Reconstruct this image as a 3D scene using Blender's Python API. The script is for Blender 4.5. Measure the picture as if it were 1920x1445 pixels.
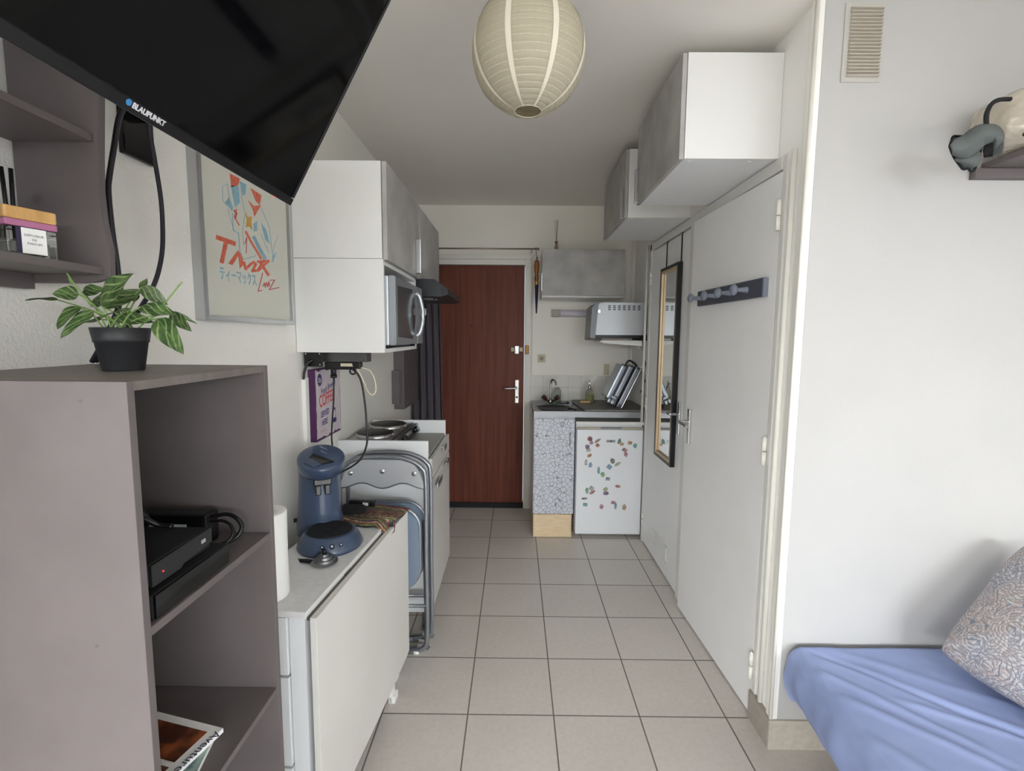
import bpy, bmesh, math, random
from mathutils import Matrix, Vector, noise
random.seed(7)
for o in list(bpy.data.objects): bpy.data.objects.remove(o)
SC = bpy.context.scene; COL = SC.collection; PI = math.pi

# ---------------------------------------------------------------- camera, light, exposure
CAM_H = 1.461
YAW, PITCH, ROLL, FPX = -5.992e-3, -0.101286, 7.833e-3, 909.1
cy, sy, cp, sp = math.cos(YAW), math.sin(YAW), math.cos(PITCH), math.sin(PITCH)
FW = Vector((sy*cp, cy*cp, sp)); R0 = Vector((cy, -sy, 0)); U0 = R0.cross(FW)
RT = math.cos(ROLL)*R0 + math.sin(ROLL)*U0; UP = -math.sin(ROLL)*R0 + math.cos(ROLL)*U0
cam = bpy.data.cameras.new('camera'); camo = bpy.data.objects.new('camera', cam); COL.objects.link(camo)
m = Matrix.Identity(4)
for i in range(3): m[i][0], m[i][1], m[i][2] = RT[i], UP[i], -FW[i]
m[2][3] = CAM_H
camo.matrix_world = m
cam.sensor_width = 36; cam.lens = FPX/1920*36; cam.clip_start = 0.02; SC.camera = camo

world = bpy.data.worlds.new('world'); SC.world = world; world.use_nodes = True
wb = world.node_tree.nodes['Background']; wb.inputs[0].default_value = (0.80, 0.88, 1.0, 1); wb.inputs[1].default_value = 1.0
def area(name, loc, target, sx, sz, power, color, spread=180):
    l = bpy.data.lights.new(name, 'AREA'); l.shape = 'RECTANGLE'; l.size = sx; l.size_y = sz; l.energy = power
    l.color = color; l.spread = math.radians(spread)
    o = bpy.data.objects.new(name, l); COL.objects.link(o); o.location = loc
    o.rotation_euler = (Vector(target)-Vector(loc)).to_track_quat('-Z', 'Y').to_euler(); return o
# daylight panel shining in through made-up openings out of view behind the photographer
area('window_daylight', (0.0, -6.0, 3.9), (0.0, 0.0, 1.2), 14.0, 4.4, 5200, (0.92, 0.965, 1.0), 180)
SC.view_settings.view_transform = 'Standard'; SC.view_settings.look = 'None'
SC.view_settings.gamma = 1; SC.view_settings.use_curve_mapping = False; SC.view_settings.exposure = 0.3
try:
    SC.cycles.max_bounces = 12; SC.cycles.diffuse_bounces = 8; SC.cycles.glossy_bounces = 6
    SC.cycles.transmission_bounces = 10; SC.cycles.transparent_max_bounces = 12
except Exception: pass

# ---------------------------------------------------------------- materials
def lin(c): return tuple(((v/255)/12.92 if v/255 <= .04045 else ((v/255+.055)/1.055)**2.4) for v in c)+(1,)
MC = {}
def mat(name, rgb, rough=.5, metal=0, var=None, bump=None, coat=0, trans=0, alpha=1, emit=None, spec=.5, ior=1.45):
    if name in MC: return MC[name]
    M = bpy.data.materials.new(name); M.use_nodes = True; nt = M.node_tree; b = nt.nodes['Principled BSDF']
    b.inputs['Base Color'].default_value = lin(rgb); b.inputs['Roughness'].default_value = rough
    b.inputs['Metallic'].default_value = metal; b.inputs['Coat Weight'].default_value = coat
    b.inputs['Transmission Weight'].default_value = trans; b.inputs['Alpha'].default_value = alpha
    b.inputs['Specular IOR Level'].default_value = spec; b.inputs['IOR'].default_value = ior
    tc = None
    if var or bump: tc = nt.nodes.new('ShaderNodeTexCoord')
    if var:   # (scale, rgb2, detail, low, high, stretch)
        sc, rgb2 = var[0], var[1]; det = var[2] if len(var) > 2 else 4
        lo = var[3] if len(var) > 3 else .35; hi = var[4] if len(var) > 4 else .65
        st = var[5] if len(var) > 5 else (1, 1, 1)
        mp = nt.nodes.new('ShaderNodeMapping'); mp.inputs['Scale'].default_value = st
        n = nt.nodes.new('ShaderNodeTexNoise'); n.inputs['Scale'].default_value = sc; n.inputs['Detail'].default_value = det
        r = nt.nodes.new('ShaderNodeValToRGB'); e = r.color_ramp.elements
        e[0].position = lo; e[0].color = lin(rgb); e[1].position = hi; e[1].color = lin(rgb2)
        nt.links.new(tc.outputs['Object'], mp.inputs[0]); nt.links.new(mp.outputs[0], n.inputs[0])
        nt.links.new(n.outputs[0], r.inputs[0]); nt.links.new(r.outputs[0], b.inputs['Base Color'])
    if bump:  # (scale, strength, distance)
        n = nt.nodes.new('ShaderNodeTexNoise'); n.inputs['Scale'].default_value = bump[0]; n.inputs['Detail'].default_value = 3
        bp = nt.nodes.new('ShaderNodeBump'); bp.inputs['Strength'].default_value = bump[1]
        bp.inputs['Distance'].default_value = bump[2] if len(bump) > 2 else .002
        nt.links.new(tc.outputs['Object'], n.inputs[0]); nt.links.new(n.outputs[0], bp.inputs['Height'])
        nt.links.new(bp.outputs[0], b.inputs['Normal'])
    if emit: b.inputs['Emission Color'].default_value = lin(rgb); b.inputs['Emission Strength'].default_value = emit
    MC[name] = M; return M

WALL = mat('wall_paint', (238, 237, 233), .6, var=(3, (241, 240, 237), 3), bump=(260, .25, .001))
PAPER = mat('wall_textured_paper', (230, 228, 222), .65, bump=(170, .55, .003))
BACKW = mat('back_wall_paint', (239, 236, 227), .6, var=(2, (242, 239, 231), 3), bump=(200, .2, .001))
CEIL = mat('ceiling_paint', (229, 226, 220), .8, bump=(300, .3, .001))
DOORW = mat('door_white', (237, 237, 236), .4, var=(5, (240, 240, 239), 5), bump=(20, .12, .002))
TRIM = mat('trim_white', (222, 220, 213), .35)
TRIML = mat('trim_gloss_white', (240, 238, 230), .25)
def tile_floor(name, ca, cb, grout, ox, oy, s, g, axes=(0, 1), rough=.35):
    M = bpy.data.materials.new(name); M.use_nodes = True; nt = M.node_tree; b = nt.nodes['Principled BSDF']
    L = nt.links.new; N = nt.nodes.new
    tc = N('ShaderNodeTexCoord'); sx = N('ShaderNodeSeparateXYZ'); L(tc.outputs['Object'], sx.inputs[0])
    def mth(op, a, bv=None):
        n = N('ShaderNodeMath'); n.operation = op
        for i, v in enumerate((a, bv)):
            if v is None: continue
            if isinstance(v, (int, float)): n.inputs[i].default_value = v
            else: L(v, n.inputs[i])
        return n.outputs[0]
    ds = []; cells = []
    for ax, off in zip(axes, (ox, oy)):
        v = mth('DIVIDE', mth('SUBTRACT', sx.outputs[ax], off), s)
        f = mth('FRACT', mth('ADD', v, 100.0)); ds.append(mth('MINIMUM', f, mth('SUBTRACT', 1.0, f))); cells.append(mth('FLOOR', v))
    d = mth('MINIMUM', ds[0], ds[1]); mask = mth('LESS_THAN', d, g/s/2)
    n1 = N('ShaderNodeTexNoise'); n1.inputs['Scale'].default_value = 55; n1.inputs['Detail'].default_value = 6; L(tc.outputs['Object'], n1.inputs[0])
    n2 = N('ShaderNodeTexNoise'); n2.inputs['Scale'].default_value = 5; n2.inputs['Detail'].default_value = 3; L(tc.outputs['Object'], n2.inputs[0])
    wn = N('ShaderNodeTexWhiteNoise'); cx = N('ShaderNodeCombineXYZ'); L(cells[0], cx.inputs[0]); L(cells[1], cx.inputs[1]); L(cx.outputs[0], wn.inputs[0])
    t = mth('ADD', mth('MULTIPLY', n1.outputs[0], .6), mth('ADD', mth('MULTIPLY', n2.outputs[0], .3), mth('MULTIPLY', wn.outputs[0], .12)))
    mr = N('ShaderNodeMapRange'); mr.inputs[1].default_value = .3; mr.inputs[2].default_value = .7; L(t, mr.inputs[0])
    mx = N('ShaderNodeMix'); mx.data_type = 'RGBA'; mx.inputs[6].default_value = lin(ca); mx.inputs[7].default_value = lin(cb); L(mr.outputs[0], mx.inputs[0])
    m2 = N('ShaderNodeMix'); m2.data_type = 'RGBA'; L(mask, m2.inputs[0]); L(mx.outputs[2], m2.inputs[6]); m2.inputs[7].default_value = lin(grout)
    L(m2.outputs[2], b.inputs['Base Color'])
    L(mth('ADD', mth('MULTIPLY', mask, .5), rough), b.inputs['Roughness'])
    bp = N('ShaderNodeBump'); bp.inputs['Distance'].default_value = .0015; bp.inputs['Strength'].default_value = .6
    L(mth('SUBTRACT', 1.0, mask), bp.inputs['Height']); L(bp.outputs[0], b.inputs['Normal'])
    return M
TILE = .333
FLOORM = tile_floor('floor_tiles', (200, 193, 186), (212, 206, 200), (112, 106, 100), -.1722, 3.7402, TILE, .0055)
WTILE = tile_floor('splash_tiles', (214, 212, 204), (222, 220, 213), (188, 185, 178), .128, .935, .105, .003, (0, 2), .12)
SKIRT = mat('skirting_tile', (176, 168, 156), .45, var=(40, (190, 182, 170), 5))
CONC = mat('concrete_laminate', (150, 148, 145), .45, var=(7, (180, 178, 175), 7, .3, .7))
EDGEC = mat('concrete_edge_banding', (150, 141, 136), .5, var=(20, (160, 152, 146)))
LAM = mat('white_laminate', (226, 226, 223), .35)
LAM2 = mat('cool_white_laminate', (230, 232, 234), .3)
LAMT = mat('tabletop_laminate', (226, 226, 226), .45, var=(60, (218, 218, 218), 5))
LEAFM = mat('leaf_laminate', (222, 220, 216), .4, var=(2, (216, 214, 209), 3))
TAUPE = mat('taupe_painted_wood', (100, 93, 93), .5, var=(9, (105, 98, 98), 4), bump=(120, .15, .001))
TAUPET = mat('taupe_worn_top', (108, 101, 97), .5, var=(14, (122, 115, 110), 5, .3, .7, (1, 4, 1)))
BLK = mat('black_plastic', (16, 16, 18), .35)
BLKM = mat('black_matt', (22, 22, 24), .7, bump=(300, .2, .001))
BLKG = mat('glossy_black', (6, 6, 8), .08, coat=.3)
SCREEN = mat('tv_screen', (4, 4, 5), .07, spec=.22)
CHROME = mat('chrome', (200, 200, 202), .18, 1)
STEEL = mat('brushed_steel', (138, 140, 143), .36, 1, bump=(400, .1, .001))
TUBE = mat('grey_tube_metal', (150, 154, 160), .3, .7)
ALU = mat('aluminium', (190, 192, 194), .3, 1)
BLUEG = mat('blue_grey_vinyl', (122, 136, 154), .45, bump=(200, .1, .001))
WOODD = mat('mahogany_door', (92, 46, 34), .5, var=(5, (116, 63, 47), 8, .3, .7, (9, 9, .35)), spec=.3)
WOODL = mat('pine_wood', (230, 208, 174), .5, var=(6, (218, 192, 154), 6, .35, .65, (2, 6, 14)))
WOODB = mat('bamboo_wood', (214, 172, 112), .5, var=(10, (196, 150, 92), 5, .35, .65, (8, 8, 1)))
BRASS = mat('brass', (190, 150, 70), .3, 1)
GLASS = mat('clear_glass', (240, 244, 244), .04, trans=1, ior=1.4)
PVC = mat('white_plastic', (236, 236, 232), .35)
CREAM = mat('cream_plastic', (196, 188, 162), .4)
WHITEP = mat('white_paper', (238, 238, 236), .8, bump=(90, .4, .002))

# ---------------------------------------------------------------- mesh helpers (all coordinates in metres, world axes)
WM = {}
class B:
    def __init__(s): s.bm = bmesh.new(); s.uv = None
    def _merge(s, t, M=None):
        if M is not None: t.transform(M)
        me = bpy.data.meshes.new('tmp'); t.to_mesh(me); t.free(); s.bm.from_mesh(me); bpy.data.meshes.remove(me); return s
    def box(s, x0, x1, y0, y1, z0, z1, bev=0, M=None, seg=2):
        t = bmesh.new(); vs = [t.verts.new((x, y, z)) for x in (x0, x1) for y in (y0, y1) for z in (z0, z1)]
        for f in ((0, 1, 3, 2), (4, 6, 7, 5), (0, 4, 5, 1), (2, 3, 7, 6), (0, 2, 6, 4), (1, 5, 7, 3)): t.faces.new([vs[i] for i in f])
        bmesh.ops.recalc_face_normals(t, faces=t.faces)
        if bev: bmesh.ops.bevel(t, geom=list(t.edges), offset=bev, segments=seg, affect='EDGES', profile=.6, clamp_overlap=True)
        return s._merge(t, M)
    def cyl(s, p0, p1, r0, r1=None, seg=20, cap=True):
        r1 = r0 if r1 is None else r1; p0, p1 = Vector(p0), Vector(p1); d = (p1-p0)
        q = d.to_track_quat('Z', 'Y').to_matrix(); t = bmesh.new(); A = []; C = []
        for i in range(seg):
            a = 2*PI*i/seg; c = Vector((math.cos(a), math.sin(a), 0))
            A.append(t.verts.new(p0+q@(c*r0))); C.append(t.verts.new(p1+q@(c*r1)))
        for i in range(seg):
            j = (i+1) % seg; f = t.faces.new((A[i], A[j], C[j], C[i])); f.smooth = True
        if cap:
            t.faces.new(A[::-1]); t.faces.new(C)
        return s._merge(t)
    def lathe(s, prof, c=(0, 0, 0), seg=32, sx=1, sy=1, M=None, smooth=True):
        t = bmesh.new(); rings = []
        for r, z in prof:
            if r < 1e-6: rings.append([t.verts.new((0, 0, z))])
            else: rings.append([t.verts.new((r*sx*math.cos(2*PI*i/seg), r*sy*math.sin(2*PI*i/seg), z)) for i in range(seg)])
        for a, b in zip(rings, rings[1:]):
            for i in range(seg):
                j = (i+1) % seg
                if len(a) == 1 and len(b) == 1: continue
                if len(a) == 1: f = t.faces.new((a[0], b[j], b[i]))
                elif len(b) == 1: f = t.faces.new((a[i], a[j], b[0]))
                else: f = t.faces.new((a[i], a[j], b[j], b[i]))
                f.smooth = smooth
        bmesh.ops.recalc_face_normals(t, faces=t.faces)
        return s._merge(t, Matrix.Translation(c) @ (M or Matrix.Identity(4)))
    def tube(s, pts, r, seg=8, smooth_n=0, closed=False, flat=None):
        P = [Vector(p) for p in pts]
        if smooth_n: P = spline(P, smooth_n, closed)
        t = bmesh.new(); rings = []; n = len(P); prev = None
        for i, p in enumerate(P):
            a = P[(i-1) % n] if (closed or i > 0) else P[i]; b = P[(i+1) % n] if (closed or i < n-1) else P[i]
            d = (b-a).normalized()
            if prev is None:
                u = d.orthogonal().normalized()
                if flat: u = (Vector(flat) - Vector(flat).dot(d)*d).normalized()
            else: u = (prev - prev.dot(d)*d).normalized()
            prev = u; v = d.cross(u)
            rings.append([t.verts.new(p + (u*math.cos(2*PI*k/seg) + v*math.sin(2*PI*k/seg))*r) for k in range(seg)])
        for i in range(n if closed else n-1):
            A, C = rings[i], rings[(i+1) % n]
            for k in range(seg):
                j = (k+1) % seg; f = t.faces.new((A[k], A[j], C[j], C[k])); f.smooth = True
        if not closed: t.faces.new(rings[0][::-1]); t.faces.new(rings[-1])
        bmesh.ops.recalc_face_normals(t, faces=t.faces)
        return s._merge(t)
    def prism(s, poly, a0, a1, axis='y', M=None, bev=0):
        """poly: list of 2D points, extruded along axis. axis y: (x,z); x: (y,z); z: (x,y)"""
        def mk(p, a): return {'y': (p[0], a, p[1]), 'x': (a, p[0], p[1]), 'z': (p[0], p[1], a)}[axis]
        t = bmesh.new(); A = [t.verts.new(mk(p, a0)) for p in poly]; C = [t.verts.new(mk(p, a1)) for p in poly]
        n = len(poly); t.faces.new(A); t.faces.new(C[::-1])
        for i in range(n): j = (i+1) % n; t.faces.new((A[i], C[i], C[j], A[j]))
        bmesh.ops.recalc_face_normals(t, faces=t.faces)
        if bev: bmesh.ops.bevel(t, geom=list(t.edges), offset=bev, segments=2, affect='EDGES', clamp_overlap=True)
        return s._merge(t, M)
    def grid(s, fn, nu, nv, thick=0, smooth=True, closed_u=False):
        t = bmesh.new(); uvl = t.loops.layers.uv.new('UVMap')
        V = [[t.verts.new(fn(i/nu, j/nv)) for j in range(nv+1)] for i in range(nu+(0 if closed_u else 1))]
        for i in range(nu):
            for j in range(nv):
                i2 = (i+1) % len(V)
                f = t.faces.new((V[i][j], V[i2][j], V[i2][j+1], V[i][j+1])); f.smooth = smooth
                for l, (a, b) in zip(f.loops, ((i, j), (i+1, j), (i+1, j+1), (i, j+1))): l[uvl].uv = (a/nu, b/nv)
        if thick:
            bmesh.ops.recalc_face_normals(t, faces=t.faces)
            bmesh.ops.solidify(t, geom=list(t.faces), thickness=thick)
            for f in t.faces: f.smooth = smooth
        return s._merge(t)
def spline(P, n, closed=False):
    out = []; N = len(P)
    for i in range(N if closed else N-1):
        p0 = P[(i-1) % N] if (closed or i > 0) else P[i]*2-P[i+1]
        p1 = P[i]; p2 = P[(i+1) % N]; p3 = P[(i+2) % N] if (closed or i+2 < N) else P[i+1]*2-P[i]
        for k in range(n):
            t = k/n; out.append(.5*((2*p1)+(p2-p0)*t+(2*p0-5*p1+4*p2-p3)*t*t+(3*p1-p0-3*p2+p3)*t**3))
    if not closed: out.append(P[-1])
    return out
def obj(name, b, M, parent=None, label=None, smooth=None):
    bm = b.bm if isinstance(b, B) else b
    if name in SPLIT and parent is not None:
        seen = {}; k = 0
        for v in bm.verts:
            if v in seen: continue
            st_ = [v]; seen[v] = k
            while st_:
                q = st_.pop()
                for e in q.link_edges:
                    w_ = e.other_vert(q)
                    if w_ not in seen: seen[w_] = k; st_.append(w_)
            k += 1
        if k > 1:
            bb_ = [[Vector((9, 9, 9)), Vector((-9, -9, -9))] for _ in range(k)]
            for v, i in seen.items():
                for a in range(3): bb_[i][0][a] = min(bb_[i][0][a], v.co[a]-.0006); bb_[i][1][a] = max(bb_[i][1][a], v.co[a]+.0006)
            lab_ = list(range(k))
            for i in range(k):
                for j in range(i):
                    if all(bb_[i][0][a] <= bb_[j][1][a] and bb_[j][0][a] <= bb_[i][1][a] for a in range(3)):
                        o_, n_ = lab_[i], lab_[j]; lab_ = [n_ if q == o_ else q for q in lab_]
            groups = sorted(set(lab_))
            if len(groups) > 1:
                bm.verts.index_update(); lb_ = {v.index: lab_[i] for v, i in seen.items()}; last = None
                for g_ in groups:
                    c_ = bm.copy(); c_.verts.ensure_lookup_table()
                    bmesh.ops.delete(c_, geom=[v for v in c_.verts if lb_[v.index] != g_], context='VERTS')
                    last = obj(name, c_, M, parent, label, smooth)
                bm.free(); return last
    if parent is not None: bm.transform(WM[parent.name].inverted())
    me = bpy.data.meshes.new(name); bm.to_mesh(me); bm.free()
    if smooth:
        for p in me.polygons: p.use_smooth = True
    o = bpy.data.objects.new(name, me); COL.objects.link(o); me.materials.append(M)
    if parent is not None: o.parent = parent; WM[o.name] = WM[parent.name]
    else: WM[o.name] = Matrix.Identity(4)
    if label: o['label'] = label
    return o
SPLIT = {'foot', 'screw', 'screw_cap', 'nail', 'reed', 'drawing_orange', 'drawing_red', 'drawing_blue', 'print_stripe', 'grip_mark', 'lock_cover', 'gate_leg_', 'piping'}
def thing(name, label, cat, loc, group=None):
    o = bpy.data.objects.new(name, None); COL.objects.link(o); o.empty_display_size = .05
    o.location = loc; WM[o.name] = Matrix.Translation(loc); o['label'] = label; o['category'] = cat
    if group: o['group'] = group
    return o
def tag(o, label, cat, group=None):
    o['label'] = label; o['category'] = cat
    if group: o['group'] = group
    return o
def struct(name, b, M, parent=None):
    o = obj(name, b, M, parent)
    if parent is None: o['kind'] = 'structure'
    return o
def rebase(o, loc):
    """move a single-mesh thing's origin to its base"""
    o.data.transform(Matrix.Translation(-Vector(loc))); o.location = loc; return o
def frame(origin, right, up):
    r = Vector(right).normalized(); u = Vector(up).normalized(); n = r.cross(u)
    M = Matrix.Identity(4)
    for i in range(3): M[i][0], M[i][1], M[i][2], M[i][3] = r[i], u[i], n[i], origin[i]
    return M
def text(name, body, size, M, T, parent, sx=1, sy=1, extrude=.0004, shear=0, align='LEFT', offset=0):
    c = bpy.data.curves.new('txt', 'FONT'); c.body = body; c.size = size; c.extrude = extrude; c.align_x = align; c.shear = shear; c.offset = offset
    c.resolution_u = 3
    o = bpy.data.objects.new('txt', c); COL.objects.link(o)
    bpy.context.view_layer.update()
    me = bpy.data.meshes.new_from_object(o.evaluated_get(bpy.context.evaluated_depsgraph_get()))
    bpy.data.objects.remove(o); bpy.data.curves.remove(c)
    b = B(); b.bm.from_mesh(me); bpy.data.meshes.remove(me)
    b.bm.transform(T @ Matrix.Diagonal((sx, sy, 1, 1)))
    return obj(name, b, M, parent)

# ================================================================ THE SETTING
XL, XR, YB, YR, YF, ZC = -.845, .93, 4.02, 1.606, -3.9, 2.505
XFR, XFL, YS = 3.9, -4.2, .1     # unseen room behind the photographer, widened to let more side light in
struct('floor', B().box(XFL-.1, XFR+.1, YF-.1, YB+.2, -.1, 0), FLOORM)
struct('ceiling', B().box(XFL-.1, XFR+.1, YF-.1, YB+.2, ZC, ZC+.1), CEIL)
struct('wall_left', B().box(XL-.12, XL, YS, YB+.1, 0, ZC), PAPER)
struct('wall_left_return', B().box(XFL, XL-.12, YS, YS+.1, 0, ZC), WALL)  # this and the far left wall close the added side space
struct('wall_far_left', B().box(XFL-.12, XFL, YF-.1, YS+.1, 0, ZC), WALL)
DX0, DX1, DZ = -.70, .077, 2.036
struct('wall_back', B().box(XL-.1, DX0, YB, YB+.12, 0, ZC).box(DX1, 1.12, YB, YB+.12, 0, ZC).box(DX0, DX1, YB, YB+.12, DZ, ZC), BACKW)
struct('wall_right', B().box(XR, .945, YR+.0015, YR+.12, 0, ZC).box(XR, XR+.1, YR+.12, 1.755, 0, ZC).box(XR, XR+.1, 1.755, 2.516, 2.045, ZC).box(XR, XR+.1, 2.516, 2.63, 0, ZC).box(XR, XR+.1, 2.63, 3.36, 2.045, ZC).box(XR, XR+.1, 3.36, 3.40, 0, ZC).box(XR+.1, XR+.16, YR+.12, 3.40, 0, ZC).box(.966, XR+.16, 3.40, YB, 0, ZC), WALL)
struct('wall_room', B().box(.9452, XFR+.1, YR, YR+.12, 0, ZC), mat('room_wall_paint', (183, 182, 180), .6, var=(3, (186, 185, 183), 3), bump=(260, .25, .001)))  # same wall paint, darkened in colour to offset the strong daylight here
struct('wall_far_right', B().box(XFR, XFR+.12, YF-.1, YR, 0, ZC), WALL)
WZ0, WZ1 = .12, 2.22
ADDED_WINS = ((-4.0, -.8), (.9, 3.8))  # made-up openings out of view, put in to light the corridor walls
b = B().box(XFL-.1, ADDED_WINS[0][0], YF-.12, YF, 0, ZC).box(ADDED_WINS[0][1], ADDED_WINS[1][0], YF-.12, YF, 0, ZC).box(ADDED_WINS[1][1], XFR+.1, YF-.12, YF, 0, ZC)  # unseen pier between the openings, added to hold back head-on light
for x0_, x1_ in ADDED_WINS: b.box(x0_, x1_, YF-.12, YF, 0, WZ0).box(x0_, x1_, YF-.12, YF, WZ1, ZC)
struct('wall_front', b, WALL)
for n_, (x0_, x1_) in enumerate(ADDED_WINS):
    b = B().box(x0_, x1_, YF-.09, YF-.02, WZ0, WZ0+.06).box(x0_, x1_, YF-.09, YF-.02, WZ1-.06, WZ1)
    for k in range(3): xx = x0_+(x1_-x0_-.06)*k/2; b.box(xx, xx+.06, YF-.09, YF-.02, WZ0+.06, WZ1-.06)
    struct('window_%d' % (n_+1), b, TRIM)

# entry door
d1 = struct('door_1', B().box(DX0, DX1-.004, YB+.012, YB+.05, .045, DZ-.003), WOODD)
struct('threshold', B().box(DX0, DX1, YB-.004, YB+.05, 0, .045, .003), BLKM, d1)
struct('door_frame', B().box(DX1, DX1+.052, YB-.016, YB, 0, DZ+.04, .003).box(DX0-.05, DX1-.0005, YB-.016, YB, DZ, DZ+.04, .003)
       .box(DX0-.05, DX1+.052, YB-.012, YB, DZ+.045, DZ+.08, .003).box(DX1+.056, DX1+.066, YB-.01, YB, 0, DZ+.08, .002), TRIM, d1)
hp = struct('handle_plate', B().box(.000, .034, YB-.002, YB+.014, .905, 1.10, .004), CHROME, d1)
struct('lever', B().cyl((.017, YB+.01, 1.035), (.017, YB-.05, 1.035), .009).tube([(.017, YB-.05, 1.035), (-.03, YB-.052, 1.033), (-.095, YB-.048, 1.031)], .008, 10, 4), CHROME, hp)
struct('keyhole', B().cyl((.017, YB-.004, .955), (.017, YB+.004, .955), .009), BLK, hp)
lk = struct('rim_lock', B().box(-.006, .034, YB-.03, YB+.014, 1.315, 1.385, .006).cyl((.014, YB-.03, 1.35), (.014, YB-.05, 1.35), .013), CHROME, d1)
struct('lock_cover', B().box(-.034, -.008, YB-.012, YB+.014, 1.335, 1.368, .003).box(.036, .062, YB-.012, YB+.014, 1.335, 1.368, .003), CREAM, lk)
struct('strike_box', B().box(.083, .112, YB-.034, YB-.012, 1.315, 1.387, .004), mat('old_brass', (128, 92, 52), .4, .8), d1)
struct('peephole', B().cyl((-.36, YB-.002, 1.545), (-.36, YB+.014, 1.545), .01), mat('dark_brass', (80, 50, 35), .4, .7), d1)

# the two white doors along the right side
a = math.atan2(.03, .757)
Md = Matrix.Translation((XR-.002, 1.757, 0)) @ Matrix.Rotation(a, 4, 'Z')   # leaf runs +Y, slightly ajar
d2 = struct('door_2', B().box(-.004, .032, 0, .757, .008, 2.038, .002, Md), DOORW)
for z in (1.885, 1.05, .215):
    struct('hinge', B().cyl((XR-.018, 1.744, z-.05), (XR-.018, 1.744, z-.002), .008).cyl((XR-.018, 1.744, z+.002), (XR-.018, 1.744, z+.05), .008)
           .cyl((XR-.018, 1.744, z+.05), (XR-.018, 1.744, z+.056), .008, .003), TRIML, d2)
h = struct('handle_plate', B().box(-.018, -.004, .675, .705, .92, 1.10, .003, Md), CHROME, d2)
def lever(pts, par): struct('lever', B().tube([Md @ Vector(p) for p in pts], .008, 10, 5), CHROME, par)
lever([(-.013, .690, 1.035), (-.043, .690, 1.035), (-.066, .685, 1.035), (-.068, .64, 1.033), (-.066, .585, 1.028)], h)
d3 = struct('door_3', B().box(XR-.006, XR+.02, 2.632, 3.352, .012, 2.035, .002), DOORW)
for z in (1.86, 1.0, .17):
    struct('hinge', B().cyl((XR-.01, 3.362, z-.045), (XR-.01, 3.362, z-.002), .008).cyl((XR-.01, 3.362, z+.002), (XR-.01, 3.362, z+.045), .008), TRIML, d3)
h = struct('handle_plate', B().box(XR-.018, XR-.006, 2.668, 2.698, .92, 1.10, .003), CHROME, d3)
struct('lever', B().tube([(XR-.01, 2.683, 1.035), (XR-.05, 2.683, 1.035), (XR-.068, 2.69, 1.035), (XR-.07, 2.74, 1.033), (XR-.068, 2.79, 1.028)], .008, 10, 5), CHROME, h)
g = B()
for i in range(12):
    for j in range(6):
        pass
g.box(XR-.010, XR-.005, 2.82, 3.11, .10, .108).box(XR-.010, XR-.005, 2.82, 3.11, .196, .204).box(XR-.010, XR-.005, 2.82, 2.828, .10, .204).box(XR-.010, XR-.005, 3.102, 3.11, .10, .204)
for i in range(1, 16): g.box(XR-.009, XR-.005, 2.82+.018*i-.004, 2.82+.018*i+.004, .105, .2)
for i in range(1, 6): g.box(XR-.0095, XR-.005, 2.82, 3.11, .10+.0167*i-.002, .10+.0167*i+.002)
gr = struct('ventilation_grille', g, PVC, d3)
struct('grille_recess', B().box(XR-.0065, XR-.0055, 2.826, 3.104, .104, .2), mat('dark_gap', (48, 46, 45), .9), gr)
# frames, beads and pipes of the doors and the corner
struct('trim_1', B().box(XR-.012, XR, 2.515, 2.628, 0, 2.09, .003).box(XR-.010, XR, 1.757, 3.40, 2.045, 2.09, .003).box(XR-.010, XR, 3.365, 3.40, 0, 2.09, .003).box(XR-.008, XR, 1.725, 1.752, .11, 2.09, .002), mat('frame_white', (222, 221, 216), .45))
struct('trim_2', B().cyl((XR-.008, 1.685, .115), (XR-.008, 1.685, 2.085), .009, seg=12), TRIML)
struct('trim_3', B().box(.919, .932, YR-.004, YR+.03, .112, ZC, .002).cyl((.9215, YR+.001, .112), (.9215, YR+.001, ZC-.001), .0065, seg=12), TRIML)
struct('trim_4', B().cyl((.905, 3.415, .86), (.905, 3.415, 2.09), .009, seg=10).cyl((.928, 3.41, .86), (.928, 3.41, 2.09), .007, seg=10), TRIM)
struct('trim_5', B().box(.93, .952, YB-.012, YB, 1.15, 2.3, .003), TRIM)
struct('baseboard_room', B().box(.913, XFR, YR-.009, YR, 0, .111, .001), SKIRT)
struct('baseboard_right', B().box(.913, XR, YR, 1.752, 0, .111, .001), mat('skirting_tile_side', (158, 149, 139), .45, var=(40, (168, 160, 150), 5)))  # same skirting tile, shade of the side face put into the colour
struct('wall_tiles', B().box(.128, .966, YB-.008, YB, .93, 1.141, .001), WTILE)

# ================================================================ LEFT SIDE, NEAR
# taupe bookcase
bk = thing('bookcase', 'tall taupe painted open bookcase against the left wall, pot plant on top', 'bookcase', (-.665, .78, 0))
BX0, BX1, BY0, BY1, BT = XL+.004, -.49, .605, .955, .0125
obj('side_panel', B().box(BX0, BX1, BY0, BY0+BT, 0, 1.4, .001), TAUPE, bk)
obj('side_panel', B().box(BX0, BX1, BY1-BT, BY1, 0, 1.4, .001), TAUPE, bk)
obj('top_panel', B().box(BX0, BX1-.001, BY0+BT, BY1-BT, 1.387, 1.3995, .001), TAUPET, bk, 'worn streaky taupe top board')
for z in (1.063, .727, .40, .07): obj('shelf', B().box(BX0, BX1-.002, BY0+BT, BY1-BT, z-BT, z, .001), TAUPE, bk)
obj('back_panel', B().box(BX0, BX0+.004, BY0+BT, BY1-BT, .03, 1.387), TAUPE, bk)
s_ = B()
for (x, z) in ((-.55, 1.375), (-.555, 1.045), (-.60, .72)): s_.cyl((x, BY0+.002, z), (x, BY0-.0006, z), .0025, seg=10)
obj('screw', s_, mat('screw_steel', (96, 88, 87), .6), bk)

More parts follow.
